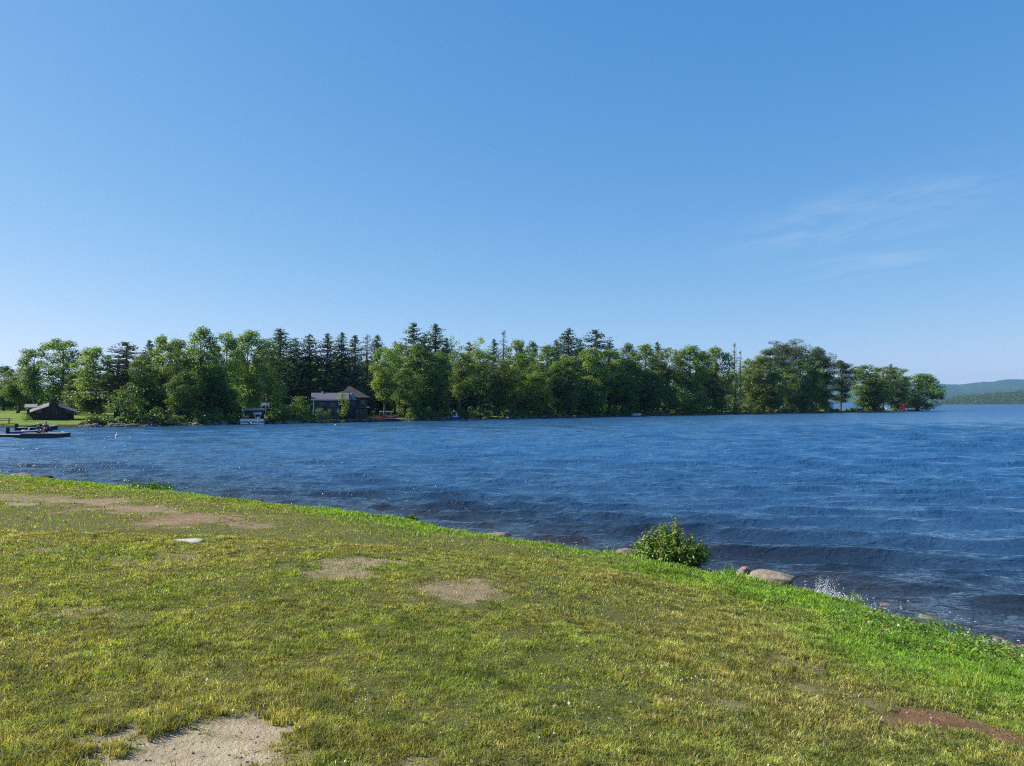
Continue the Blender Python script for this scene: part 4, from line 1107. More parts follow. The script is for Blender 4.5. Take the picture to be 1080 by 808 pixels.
def boat(name, label, cat, u, Y, L, B, H, hullm, rz, inner=m_offw, extras=None, draft=.12, zoff=0.0):
    x, y, r = face(u, Y); e = empty(name, (x, y, -draft + zoff), r + rz); tag(e, label, cat)
    m, sec = hull_mesh(L, B, H); h = m.build('hull', hullm, e, smooth=True)
    g = MB(); vs = []; n = len(sec)
    for s in sec: vs += [(s[0][0], s[0][1] * .93, s[0][2] - H * .30), (s[6][0], s[6][1] * .93, s[6][2] - H * .30)]
    g.add(vs, [(2 * i, 2 * i + 2, 2 * i + 3, 2 * i + 1) for i in range(n - 1)]); g.build('floor', inner, e)
    g = MB()
    for sgn in (0, 6): g.tube([tuple(s[sgn]) for s in sec], .035, 6)
    g.build('gunwale', m_white, e)
    if extras: extras(e, L, B, H)
    return e
def ex_motor(canvas):
    def f(e, L, B, H):
        w = MB(); w.hexa([(L * .05, -B * .38, H), (L * .12, -B * .30, H + .42), (L * .12, B * .30, H + .42), (L * .05, B * .38, H), (L * .08, -B * .38, H), (L * .14, -B * .30, H + .42), (L * .14, B * .30, H + .42), (L * .08, B * .38, H)]); w.build('windscreen', m_glass, e)
        MB().box(-L * .5 - .35, -L * .5 + .02, -.2, .2, H * .3, H + .45).build('outboard_motor', m_dark, e, .06)
        MB().box(-L * .12, L * .02, -B * .3, B * .3, H * .7, H + .12).build('seat', canvas, e, .05)
        if canvas is m_navy: MB().hexa([(-L * .42, -B * .45, H + .02), (L * .3, -B * .36, H + .06), (L * .3, B * .36, H + .06), (-L * .42, B * .45, H + .02), (-L * .35, -B * .3, H + .15), (L * .1, -B * .2, H + .38), (L * .1, B * .2, H + .38), (-L * .35, B * .3, H + .15)]).build('canvas_cover', m_navy, e, .08)
    return f
boat('runabout_boat', 'blue-hulled open boat moored behind the end of the wooden dock', 'boat', 28, 79, 2.9, 1.2, .50, m_blue, 0.1, extras=ex_motor(m_offw))
boat('covered_boat', 'dark motorboat under a navy canvas cover, between dock and cabin', 'boat', 39, 88, 3.6, 1.5, .62, m_navy, -.1, extras=ex_motor(m_navy))
boat('red_boat', 'small dark red rowboat drawn up in front of the log cabin', 'boat', 52, 93, 1.9, 1.0, .6, paint('dark red hull', (0.10, 0.018, 0.022), .4), 3.0, zoff=.1)
def ex_arch(e, L, B, H):
    ex_motor(m_offw)(e, L, B, H)
    g = MB(); pts = [(-L * .1 + .1 * math.sin(t * PI), -B * .42 * math.cos(t * PI), H + 1.15 * math.sin(t * PI) ** .6) for t in np.linspace(0, 1, 13)]; g.tube(pts, .06, 8); g.build('tow_arch', m_alu, e)
Ys = float(shore_d(480)); boat('motorboat', 'blue and white motorboat with a pale tow arch at the dark shore', 'boat', 479.5, Ys - 1.5, 2.6, 1.5, .75, m_blue, 1.0, extras=ex_arch)
def ex_row(e, L, B, H):
    for t in (-.2, .12): MB().box(L * t - .12, L * t + .12, -B * .42, B * .42, H * .72, H * .8).build('thwart', m_offw, e)
Ys = float(shore_d(671)); boat('rowboat', 'white rowboat lying at the dark shore below the trees', 'boat', 670.5, Ys - 1.0, 2.7, 1.1, .6, m_white, .15, extras=ex_row)
# pontoon boat with brown shade top, and the grey-topped boat beside it
def pontoon(u, Y, L, B, label, top, posth, rz, name):
    x, y, r = face(u, Y); e = empty(name, (x, y, -.1), r + rz); tag(e, label, 'boat')
    for s in (-1, 1): MB().tube([(-L / 2, s * B * .36, .2), (L * .42, s * B * .36, .2), (L / 2, s * B * .36, .32)], [.25, .25, .06], 10).build('float', m_alu, e, smooth=True)
    MB().box(-L / 2, L / 2, -B / 2, B / 2, .44, .52).build('deck', m_offw, e)
    g = MB()
    for s in (-1, 1): g.box(-L * .46, L * .46, s * B * .48 - .025, s * B * .48 + .025, .60, .88)
    g.build('side_panel', m_white, e)
    for xx in (-.3, .28): MB().box(L * xx - .35, L * xx + .35, -B * .4, -B * .1, .523, .98).build('seat', m_offw, e, .06)
    MB().box(-L * .02, L * .06, B * .05, B * .3, .523, 1.3).build('console', m_white, e, .04)
    for sx in (-1, 1):
        for sy in (-1, 1): MB().tube([(L * (.0 + .02 * sx), sy * B * .46, .55), (L * .24 * sx, sy * B * .46, posth)], .025, 6).build('canopy_post', m_alu, e)
    g = MB(); n = 8
    for i in range(n):
        a, b_ = -1 + 2 * i / n, -1 + 2 * (i + 1) / n; za, zb = posth + .22 * (1 - a * a), posth + .22 * (1 - b_ * b_)
        g.hexa([(-L * .3, a * B * .5, za), (L * .3, a * B * .5, za), (L * .3, b_ * B * .5, zb), (-L * .3, b_ * B * .5, zb), (-L * .3, a * B * .5, za + .1), (L * .3, a * B * .5, za + .1), (L * .3, b_ * B * .5, zb + .1), (-L * .3, b_ * B * .5, zb + .1)])
    g.build('canopy', top, e)
    return e
Ys = float(shore_d(262))
pontoon(259, Ys - .9, 1.6, 1.2, 'white pontoon boat with a brown shade top at the far bank', m_canvas, 1.15, 0.05, 'pontoon_boat')
pontoon(272, Ys - 1.1, 2.0, 1.3, 'white pontoon boat with a grey shade top on taller posts', m_greyc, 1.65, -.1, 'pontoon_boat')
# orange kayaks and pedal boats pulled up beside the lodge
def kayak(u, off, L, rz, label, mat, up=0.0):
    Y = float(shore_d(u)) + off; x, y, r = face(u, Y); e = empty('kayak', (x, y, max(.02, zfar(x, y)) + up), r + rz); tag(e, label, 'kayak')
    n = 14; rings = []
    pts = [(-L / 2 + L * i / n, 0, .16 + .12 * abs(2 * i / n - 1) ** 3 + .12) for i in range(n + 1)]; rad = [.38 * max(.06, math.sin(PI * (i + .12) / (n + .24))) ** .7 for i in range(n + 1)]
    MB().tube(pts, rad, 10).build('hull', mat, e, smooth=True)
    MB().lathe([(.20, .63), (.24, .66), (.20, .665)], 14).build('cockpit', m_dark, e)
    MB().box(-.30, -.24, -.16, .16, .64, .98).build('seat_back', m_white, e, .02)
kayak(396, 1.0, 2.6, .25, 'leftmost orange kayak tilted on the bank beside the lodge', m_orange)
kayak(402, 2.2, 2.4, -.3, 'red-orange kayak crossed behind the leftmost orange one', m_red, .05)
kayak(408.5, 1.2, 2.6, .05, 'orange kayak lying on the pale landing plank beside the tree trunk', m_orange, .16)
kayak(414, 2.0, 2.4, .1, 'red kayak at the right end of the bright row beside the lodge', m_red, .10)
Y = float(shore_d(410)) + .9; x, y, r = face(411.5, Y); e = MB().box(-1.7, 1.7, -.5, .5, .02, .14).build('landing_plank', m_offw, None, .02); e.location = (x, y, .38); e.rotation_euler.z = r; tag(e, 'pale landing plank under the right-hand bright kayaks', 'plank')

# ------------------------------------------------------------------ dock, people, buoys
Yd = 71.5; e = empty('dock', ((34 - 540) / F * Yd, Yd, 0), 0.62 - 0.60); tag(e, 'long grey wooden dock reaching in from the left frame edge', 'dock')
xr = (67 - 34) / F * Yd; xm = (23 - 34) / F * Yd; xl = xm - 9
for (a, b, zt) in ((xm, xr, .46), (xl, xm - .02, .34)):
    d = MB().box(a, b, -.15, 1.2, zt - .07, zt).build('deck', m_wood, e); MB().box(a + .01, b - .03, -.1, .02, -.12 if zt > .4 else -.1, zt - .073).build('side_beam', m_woodd, e)
    MB().box(a + .01, b - .03, 1.0, 1.12, -.1, zt - .073).build('side_beam', m_woodd, e)
    xx = a + .3
    while xx < b: MB().tube([(xx, .55, -2.5), (xx, .55, zt - .08)], .09, 8).build('post', m_woodd, e); xx += 2.6
MB().box(xr - .025, xr + .05, -.1, 1.15, -.1, .44).build('bumper', m_dark, e)
MB().tube([(xr - .25, .15, .45), (xr - .25, .15, .56), (xr - .05, .15, .56)], .04, 6).build('cleat', m_alu, e)

def person(label, u, Y, z, pose, cloth, hair, rz=0.0):
    """one skinned body over a joint skeleton; clothes and hair are its children"""
    x, y, r = face(u, Y); e_loc = (x, y, z)
    J = {'pel': (0, 0, .92, .125), 'wai': (0, 0, 1.06, .115), 'che': (0, 0, 1.27, .135), 'nec': (0, 0, 1.44, .055), 'hd0': (0, -.015, 1.53, .08), 'hd1': (0, -.01, 1.62, .095), 'hd2': (0, 0, 1.69, .06)}
    bones = [('pel', 'wai'), ('wai', 'che'), ('che', 'nec'), ('nec', 'hd0'), ('hd0', 'hd1'), ('hd1', 'hd2')]
    for s, n in ((-1, 'l'), (1, 'r')):
        J['sh' + n] = (s * .19, 0, 1.38, .06); 
        if pose == 'stand':
            J['el' + n] = (s * .25, -.02 if s < 0 else -.12, 1.11, .042); J['wr' + n] = (s * .25, -.12 if s < 0 else -.33, .88 if s < 0 else 1.06, .03)
            J['hi' + n] = (s * .10, 0, .88, .09); J['kn' + n] = (s * .11, -.02, .49, .06); J['an' + n] = (s * .11, .02, .09, .042); J['to' + n] = (s * .12, -.16, .035, .035)
        else:
            J['el' + n] = (s * .25, -.10, 1.13, .042); J['wr' + n] = (s * .16, -.32, 1.02, .03)
            J['hi' + n] = (s * .10, -.06, .89, .09); J['kn' + n] = (s * .13, -.46, .92, .062); J['an' + n] = (s * .13, -.48, .50, .042); J['to' + n] = (s * .13, -.64, .46, .035)
        h = J['wr' + n]; p = J['el' + n]; dv = (Vector(h[:3]) - Vector(p[:3])).normalized(); hc = Vector(h[:3]) + dv * .08
        J['pa' + n] = (*hc, .032)
        bones += [('che', 'sh' + n), ('sh' + n, 'el' + n), ('el' + n, 'wr' + n), ('wr' + n, 'pa' + n), ('pel', 'hi' + n), ('hi' + n, 'kn' + n), ('kn' + n, 'an' + n), ('an' + n, 'to' + n)]
        for i in range(4):
            f = hc + dv * (.085 - .012 * abs(i - 1.2)) + Vector(((i - 1.5) * .021, 0, -.012)); J['f%d%s' % (i, n)] = (*f, .010); bones.append(('pa' + n, 'f%d%s' % (i, n)))
        J['th' + n] = (*(hc + Vector((-s * .05, -.02, .0)) + dv * .02), .011); bones.append(('pa' + n, 'th' + n))
    drop = 0.0 if pose == 'stand' else -.80
    names = list(J); me = bpy.data.meshes.new('person'); me.from_pydata([(J[n][0], J[n][1], J[n][2] + drop) for n in names], [(names.index(a), names.index(b)) for a, b in bones], [])
    o = put('person', me, m_skin); o.location = e_loc; o.rotation_euler.z = r + rz; tag(o, label, 'person')
    m = o.modifiers.new('skin', 'SKIN'); sv_ = me.skin_vertices[0].data
    for i, n in enumerate(names): sv_[i].radius = (J[n][3], J[n][3]); sv_[i].use_root = (n == 'pel')
    m.use_smooth_shade = True; s = o.modifiers.new('sub', 'SUBSURF'); s.levels = 1; s.render_levels = 1
    def shell(nm, joints, grow, mat):
        ms = bpy.data.meshes.new(nm); js = [n for n in names if n in joints]
        ms.from_pydata([(J[n][0], J[n][1], J[n][2] + drop) for n in js], [(js.index(a), js.index(b)) for a, b in bones if a in js and b in js], [])
        c = put(nm, ms, mat, o); mm = c.modifiers.new('skin', 'SKIN'); d_ = ms.skin_vertices[0].data
        for i, n in enumerate(js): d_[i].radius = (J[n][3] + grow, J[n][3] + grow); d_[i].use_root = (i == 0)
        mm.use_smooth_shade = True; ss_ = c.modifiers.new('sub', 'SUBSURF'); ss_.levels = 1; ss_.render_levels = 1
    shell('shirt', ('wai', 'che', 'shl', 'shr', 'ell', 'elr'), .022, cloth)
    shell('shorts', ('pel', 'hil', 'hir', 'knl', 'knr'), .02, m_navy)
    bm = bmesh.new(); bmesh.ops.create_icosphere(bm, subdivisions=3, radius=.112)
    bmesh.ops.delete(bm, geom=[v for v in bm.verts if v.co.z < -.02 and v.co.y < .03], context='VERTS')
    mh = bpy.data.meshes.new('hair'); bm.to_mesh(mh); bm.free(); hr_ = put('hair', mh, hair, o); hr_.location = (0, .012, 1.645 + drop); hr_.modifiers.new('solid', 'SOLIDIFY').thickness = .015
    g = MB()
    for s in (-1, 1): g.lathe([(.001, -.012), (.012, 0), (.001, .012)], 8, (s * .035, -.10, 1.615 + drop))
    g.tube([(0, -.095, 1.60 + drop), (0, -.125, 1.575 + drop)], [.01, .016], 6); g.box(-.025, .025, -.10, -.088, 1.535 + drop, 1.543 + drop)
    g.build('face', paint('lips and eyes', (.12, .05, .04), .5), o)
m_skin = paint('skin', (.48, .29, .21), .55, .06)
person('person in a dark red top standing behind the dock in front of the cabin', 49, 76.5, -.28, 'stand', paint('dark red cloth', (.30, .03, .06), .8), paint('fair hair', (.36, .24, .12), .7), .5)
person('person in dark clothes sitting low beside the one in red, on the dock', 41.2, 71.9, .47, 'sit', paint('black cloth', (.02, .02, .025), .85), paint('pale sun hat', (.52, .47, .36), .8), .9)

def buoy(u, v, h, r, label, name='buoy', mat=None):
    Y = EYE * F / (v - 425.6); X = (u - 540) / F * Y; e = empty(name, (X, Y, 0)); tag(e, label, 'buoy')
    MB().lathe([(r * .5, -.35), (r, -.22), (r, h * .62), (r * .75, h * .68)], 14).build('float', mat or m_white, e, smooth=False); MB().lathe([(r * .45, h * .68), (r * .55, h * .75), (r * .6, h * .95), (r * .3, h)], 12).build('cap', m_offw if mat is None else mat, e)
    MB().lathe([(r * 1.01, h * .30), (r * 1.03, h * .31), (r * 1.03, h * .42), (r * 1.01, h * .43)], 14).build('band', m_orange, e)
buoy(124, 462.5, .56, .12, 'upright white marker buoy floating alone in open water')
buoy(354, 448.6, .20, .13, 'small white mooring buoy close to the bank in front of the boathouse')

# picnic table on the lawn, left edge
Y0 = 92; Y0 = float(shore_d(6)) + 2.5; x, y, rz = face(4, Y0); z = zfar(x, y); e = empty('picnic_table', (x, y, z), rz + .1); tag(e, 'dark wooden picnic table on the lawn at the left frame edge', 'table')
MB().box(-.95, .95, -.38, .38, .70, .75).build('table_top', m_log, e)
for s in (-1, 1): MB().box(-.95, .95, s * .72 - .14, s * .72 + .14, .41, .45).build('bench_seat', m_log, e)
for sx in (-1, 1):
    MB().hexa([(sx * .65 - .03, -.72, 0), (sx * .65 + .03, -.72, 0), (sx * .65 + .03, -.62, 0), (sx * .65 - .03, -.62, 0), (sx * .65 - .03, -.25, .70), (sx * .65 + .03, -.25, .70), (sx * .65 + .03, -.15, .70), (sx * .65 - .03, -.15, .70)]).build('leg', m_log, e)
    MB().hexa([(sx * .65 - .03, .62, 0), (sx * .65 + .03, .62, 0), (sx * .65 + .03, .72, 0), (sx * .65 - .03, .72, 0), (sx * .65 - .03, .15, .70), (sx * .65 + .03, .15, .70), (sx * .65 + .03, .25, .70), (sx * .65 - .03, .25, .70)]).build('leg', m_log, e)
# a small bright bush beside the cabin
tree('round', 28, 436.5, 10, 8, YEL, 'small bright bush at the left corner of the log cabin')

# red board at the tip of the point
Y0 = float(shore_d(951)) - 4.0; x, y, rz = face(951, Y0); z = .1; k = 1.5 * Y0 / F
e = empty('marker_board', (x, y, z), rz - .75); tag(e, 'bright red board standing at the shore of the point below the leaning tree', 'sign')
zb, zt = zat(431.6, Y0) - z, zat(424.0, Y0) - z
MB().prism([(-1.5 * k, zb), (2.1 * k, zb - .2), (2.6 * k, zt - .7), (-.3 * k, zt - .5), (-1.0 * k, zt - .05), (-2.5 * k, zt - .1)], 0, .08).build('board', m_red, e, .01)
for s in (-1.4, 1.8): MB().box(s * k - .06, s * k + .06, .085, .2, -2.0, zt - .7).build('post', m_woodd, e)
# white chairs on the point
def chair(u, label):
    Y0 = float(shore_d(u)) + 6; x, y, rz = face(u, Y0); z = zfar(x, y); e = empty('lawn_chair', (x, y, z), rz + (u % 3) * .3); tag(e, label, 'chair')
    MB().box(-.3, .3, -.3, .3, .38, .43).build('seat', m_white, e); MB().hexa([(-.3, .25, .43), (.3, .25, .43), (.3, .30, .43), (-.3, .30, .43), (-.34, .5, 1.15), (.34, .5, 1.15), (.34, .55, 1.15), (-.34, .55, 1.15)]).build('backrest', m_white, e)
    for sx in (-1, 1):
        MB().box(sx * .36 - .05, sx * .36 + .05, -.35, .38, .60, .64).build('arm', m_white, e)
        for sy in (-1, 1): MB().box(sx * .34 - .04, sx * .34 + .04, sy * .28 - .04, sy * .28 + .04, 0, .597 if sy < 0 else .60).build('leg', m_white, e)
chair(928.5, 'white lawn chair on the point, the one farther from the red board'); chair(934, 'white lawn chair on the point, the one nearer to the red board')

# stones along the far waterline
def icorock(seed, sx, sy, sz, sub=3, rough=.35, sharp=1.0):
    bm = bmesh.new(); bmesh.ops.create_icosphere(bm, subdivisions=sub, radius=1.0)
    co = np.array([v.co[:] for v in bm.verts]); o = seed * 7.3
    d = fbm(co[:, 0] * 1.1 + o, co[:, 1] * 1.1 + co[:, 2] * .9 + o, seed, 4, .55) - .5
    d2 = fbm(co[:, 0] * 4 + o, co[:, 1] * 4 + co[:, 2] * 3.7, seed + 5, 3) - .5
    f = 1 + rough * 2 * d + rough * .35 * d2
    co = co * f[:, None]; rs_ = np.random.RandomState(seed)
    for _ in range(5):                                              # a few flattish faces
        n = rs_.normal(size=3); n /= np.linalg.norm(n); h = .72 + .2 * rs_.rand(); dd = co @ n; over = np.maximum(0, dd - h); co = co - over[:, None] * n * .8 * sharp
    co *= np.array([sx, sy, sz])
    V = co; F_ = np.array([[v.index for v in f_.verts] for f_ in bm.faces]); bm.free()
    return V, F_
rs = np.random.RandomState(90); Vs, Fs, o_ = [], [], 0
for i in range(520):
    u = 85 + 890 * rs.rand(); Y = float(shore_d(u)) + rs.normal() * .5 + .3; X = (u - 540) / F * Y; r = .15 + .35 * rs.rand() ** 2
    V, F_ = icorock(400 + i % 9, r * 1.3, r, r * .7, 1); Vs.append(V + np.array([X, Y, max(0.0, zfar(X, Y)) + r * .2])); Fs.append(F_ + o_); o_ += len(V)
m_stone = rockmat('dark shore stone', (.05, .045, .04), (.13, .12, .11), (.26, .25, .23), 1.0)
o = put('shore_stones', mesh_np('shore_stones', np.concatenate(Vs), [np.concatenate(Fs)], False), m_stone); tag(o, 'stones along the far waterline', kind='stuff')

# ------------------------------------------------------------------ the near bank: rocks, bush, weeds, splash
m_gran = rockmat('speckled granite', (.10, .082, .065), (.23, .19, .15), (.36, .31, .255), 7.0)
m_wet = rockmat('dark lakeside rock', (.02, .017, .015), (.05, .043, .036), (.11, .095, .08), 6.0)
def rock(u, v, wpx, hpx, seed, mat, label, name='rock', sy=.8, sink=.25, push=0.0, rz=0.0, sub=4):
    p = edge_at(u, -push); X, Y, z = p; k = Y / F
    z = max(z, -.12)
    a, c = wpx * k / 2, hpx * k / 2 / (1 - sink * .5)
    V, F_ = icorock(seed, a, a * sy, c, sub, .30)
    o = put(name, mesh_np(name, V, [F_], True), mat); o.location = (X, Y, z + c * (1 - sink)); o.rotation_euler.z = rz; tag(o, label, 'rock'); return o
rock(784, 609, 20, 14, 501, m_gran, 'small tan rock leaning on the left end of the long tan rock', rz=.4, push=-.06, sink=.5)
rock(812, 617, 52, 16, 502, m_gran, 'long tan rock half buried in the bank right of the leafy shrub', sy=.45, rz=-.35, push=-.08, sink=.5)
rock(660, 588, 26, 13, 503, m_gran, 'pale speckled rock at the left foot of the leafy shrub', push=-.05, sink=.45)
rock(524, 568, 34, 10, 504, m_gran, 'low brownish rock at the grass edge above the middle of the lawn', push=.12, sink=.4)
rock(548, 572, 22, 9, 505, m_wet, 'dark low rock at the grass edge right of the low brownish rock', push=.25, sink=.35)
rock(573, 575, 18, 8, 515, m_wet, 'third and smallest dark rock of the row at the middle grass edge', push=.45, sink=.35)
rock(24, 507, 26, 9, 506, m_gran, 'pale rock at the left end of the near bank', push=.1, sink=.35)
rock(50, 508, 20, 9, 507, m_wet, 'dark flat rock on the left bank beside the pale rock', push=.1, sink=.35)
rock(62, 509, 14, 7, 513, m_wet, 'small dark rock touching the dark flat rock on the left bank', push=.1, sink=.35)
rock(271, 533, 20, 9, 508, m_wet, 'dark rounded rock alone at the grass edge in the left third', push=.05, sink=.35)
rock(745, 604, 34, 12, 509, m_wet, 'dark wet rock in the water right behind the leafy shrub', push=1.2)
rock(760, 604, 26, 10, 514, m_wet, 'flat dark wet rock in the water between the leafy shrub and the tan rocks', push=1.5)
rock(868, 645, 24, 8, 510, m_wet, 'dark wet rock at the foot of the white splash', push=.7)
rock(903, 655, 20, 7, 511, m_wet, 'dark wet rock just right of the white splash', push=.7)
rock(970, 672, 20, 7, 512, m_wet, 'dark wet rock at the waterline near the right end of the bank', push=.8)
# flat slab set in the lawn
p = ground_at(197, 571); V, F_ = icorock(520, .24, .17, .035, 3, .25); o = put('stone_slab', mesh_np('stone_slab', V, [F_], True), m_concrete); o.location = (p.x, p.y, p.z - .004); o.rotation_euler.z = .2; tag(o, 'flat pale stone slab set into the lawn', 'slab')
# cobbles at the near waterline
ROCKS = [icorock(430 + q, 1, 1, 1, 1) for q in range(9)]
rs = np.random.RandomState(92); Vs, Fs, o_ = [], [], 0; n = 0
cy = 6 + 34 * rs.rand(60000); cx = (rs.rand(60000) * 2 - 1) * (.75 * cy + 3); cs = edge_sd(cx, cy); sel = np.nonzero((cs > -2.3) & (cs < -.12))[0][:2200]
cz = lawn_z(cx[sel], cy[sel], cs[sel])
for n, (x, y, z) in enumerate(zip(cx[sel], cy[sel], cz)):
    r = .035 + .11 * rs.rand() ** 2.4; V, F_ = ROCKS[n % 9]; V = V * np.array([r * 1.3, r, r * .75]); a = rs.rand() * 6.3; c, d = math.cos(a), math.sin(a); V = V @ np.array([[c, d, 0], [-d, c, 0], [0, 0, 1]])
    Vs.append(V + np.array([x, y, z + r * .35])); Fs.append(F_ + o_); o_ += len(V)
o = put('cobbles', mesh_np('cobbles', np.concatenate(Vs), [np.concatenate(Fs)], False), rockmat('mixed cobbles', (.035, .03, .026), (.12, .105, .09), (.40, .37, .34), 2.2)); tag(o, 'mixed cobbles along the near waterline', kind='stuff')

# leafy shrub on the bank
m_shrub = leafmat('shrub leaves', (1, 1, 1), .30, .42, use_obj=False, spec=.4)
m_twig = barkmat('shrub twigs', (.06, .035, .025), (.16, .10, .07), 20)
def shrub(name, label, u, v, wpx, hpx, seed, push, stems, per, leaf, tints, red, cat='bush'):
    p = edge_at(u, push); X, Y, z = p; k = Y / F
    W, H = wpx * k, hpx * k; rs = np.random.RandomState(seed)
    e = empty(name, (X, Y, z)); tag(e, label, cat); mb = MB(); P, NR, C = [], [], []
    for i in range(stems):
        a = rs.rand() * 2 * PI; r = math.sqrt(rs.rand()); tilt = r * .95
        hh = H * (1.0 - .62 * r ** 1.4) * (.62 + .50 * rs.rand()); tip = Vector((math.cos(a) * r * W * .5, math.sin(a) * r * W * .42, hh)); root = Vector((math.cos(a) * r * W * .12, math.sin(a) * r * W * .12, -.05))
        mid = root.lerp(tip, .5) + Vector((math.cos(a) * W * .05, math.sin(a) * W * .05, -.06 * H)) + Vector(rs.normal(size=3) * .02)
        mb.tube([root, mid, tip], [.007, .005, .002], 4, cap=False)
        t = np.sqrt(rs.rand(per)) * .95 + .05; t = np.clip(t, .18, 1)[:, None]
        pts = (1 - t) ** 2 * np.array(root) + 2 * t * (1 - t) * np.array(mid) + t * t * np.array(tip) + rs.normal(size=(per, 3)) * leaf * .9
        P.append(pts); NR.append(np.tile(np.array([math.cos(a) * .35, math.sin(a) * .35, .8]), (per, 1)))
        base = np.array(tints[rs.randint(len(tints))])[None] * (.55 + .9 * rs.rand(per))[:, None]
        tipm = (t[:, 0] > .90) & (rs.rand(per) < red); base[tipm] = np.array([.30, .20, .045])
        if rs.rand() < red * .25: base = base * np.array([1.9, .75, .8])
        C.append(base)
    P, NR, C = np.concatenate(P), np.concatenate(NR), np.concatenate(C)
    V, Q, k_ = cards(P, NR, np.full(len(P), leaf * 1.5), rs, .55)
    put('leaves', mesh_np('leaves', V, [Q], False, colors=C), m_shrub, e); mb.build('stems', m_twig, e)
shrub('shrub', 'leafy green shrub with reddish tips on the bank edge', 706, 602, 84, 51, 601, .12, 200, 58, .034, [(.12, .21, .020), (.17, .25, .026), (.08, .16, .018)], .10)
shrub('weed_clump', 'low dark green weed clump beside the long worn strip on the left', 152, 532, 70, 10, 602, 1.0, 120, 26, .04, [(.09, .20, .018), (.07, .15, .015)], 0.0, 'plant')
shrub('weed_clump', 'small tuft of weeds at the grass edge near the middle', 436, 549, 16, 10, 603, .08, 30, 16, .035, [(.06, .12, .018)], .2, 'plant')

# broad-leaved ground cover thick on the right of the bank
rs = np.random.RandomState(77); n = 60000
y = 4.6 + 5.0 * rs.rand(n); x = 1.5 + 6.5 * rs.rand(n); s = edge_sd(x, y)
dens = sstep(2.6, .9, s + 1.4 * (fbm(x * 1.1, y * 1.1, 201, 3) - .5)) * sstep(2.6, 4.2, x + .15 * (8 - y)) 
keep = (s > -.25) & (rs.rand(n) < dens * .55); x, y, s = x[keep], y[keep], s[keep]; n = len(x)
z = lawn_z(x, y, s) + .03 + .16 * rs.rand(n) * (.3 + fbm(x * 2.2, y * 2.2, 203, 3)) * sstep(2.4, .6, s)
nr = rs.normal(size=(n, 3)) * .45 + np.array([0, 0, 1.0])
V, Q, _ = cards(np.stack([x, y, z], 1), nr, np.full(n, .034), rs, .75)
c = np.where((rs.rand(n) < .5)[:, None], np.array([.10, .19, .022]), np.array([.15, .24, .035])) * (.5 + .9 * rs.rand(n))[:, None]
c = np.where((rs.rand(n) < .05)[:, None], np.array([.30, .16, .05]), c)
o = put('ground_cover', mesh_np('ground_cover', V, [Q], False, colors=c), m_shrub); tag(o, 'broad-leaved clover and weeds thick on the bank', kind='stuff'); print('cover', n)
# a few tall arching tufts
def tuft(u, v, hpx, n, seed, label, col):
    p = ground_at(u, v) if v > 700 else edge_at(u, .12); k = p.y / F; rs = np.random.RandomState(seed); h = hpx * k
    x = p.x + rs.normal(size=n) * .07; y = p.y + rs.normal(size=n) * .06; s = edge_sd(x, y)
    me = grass_mesh('grass_tuft', x, y, s, h * (.55 + .6 * rs.rand(n)), np.full(n, .009), .35 + .6 * rs.rand(n), np.array(col)[None] * (.6 + .8 * rs.rand(n))[:, None], rs)
    o = put('grass_tuft', me, m_grass)
    co = np.zeros(len(me.vertices) * 3, np.float32); me.vertices.foreach_get('co', co); co = co.reshape(-1, 3) - np.array([p.x, p.y, p.z], np.float32); me.vertices.foreach_set('co', co.ravel()); o.location = p
    tag(o, label, 'grass tuft')
tuft(987, 684, 26, 46, 701, 'tall spiky grass tuft at the bank edge, right of the splash', (.16, .27, .03))
tuft(1020, 728, 24, 40, 702, 'bright yellow-green arching tuft among the broad-leaved cover', (.34, .36, .05))
tuft(965, 722, 18, 30, 703, 'pale arching grass tuft left of the broad-leaved cover', (.30, .32, .07))
tuft(903, 650, 22, 44, 704, 'upright grass tuft at the bank edge beside the splash', (.17, .26, .03))
tuft(770, 605, 18, 40, 705, 'grass tuft between the leafy shrub and the tan rocks', (.12, .22, .025))
tuft(645, 582, 16, 30, 706, 'grass tuft at the left of the pale speckled rock', (.12, .22, .025))
tuft(1062, 718, 30, 50, 707, 'tall leafy grass tuft at the right frame edge', (.15, .25, .03))

# white clover heads and dry crumbs scattered in the lawn
rs = np.random.RandomState(81); bm = bmesh.new(); bmesh.ops.create_icosphere(bm, subdivisions=1, radius=1); base = np.array([v.co[:] for v in bm.verts]); bf = np.array([[v.index for v in f.verts] for f in bm.faces]); bm.free()
Vs, Fs, o_ = [], [], 0
spots = [(720, 716, 40, 9, 22), (205, 690, 50, 24, 14), (395, 745, 30, 18, 8), (560, 600, 160, 25, 10), (540, 720, 420, 80, 40), (1000, 700, 70, 16, 40), (870, 640, 60, 14, 14)]
for (u, v, du, dv, n) in spots:
    c = ground_at(u, v); a_ = ground_at(u, v - dv); ry = a_.y - c.y; rx = du / F * c.y
    X = c.x + rx * (rs.rand(n) * 2 - 1) * .8; Y = c.y + ry * (rs.rand(n) * 2 - 1) * .8; s = edge_sd(X, Y); Z = lawn_z(X, Y, s)
    for i in range(n):
        if s[i] < .1 or Y[i] < 2.6: continue
        r = .004 + .004 * rs.rand(); V = base * np.array([r, r, r * .8]) * (1 + .15 * rs.normal(size=(len(base), 1)))
        Vs.append(V + np.array([X[i], Y[i], Z[i] + .012 + .014 * rs.rand()])); Fs.append(bf + o_); o_ += len(V)
o = put('clover_heads', mesh_np('clover_heads', np.concatenate(Vs), [np.concatenate(Fs)], True), paint('clover white', (.55, .51, .40), .8)); tag(o, 'white clover heads scattered in the lawn', kind='stuff')

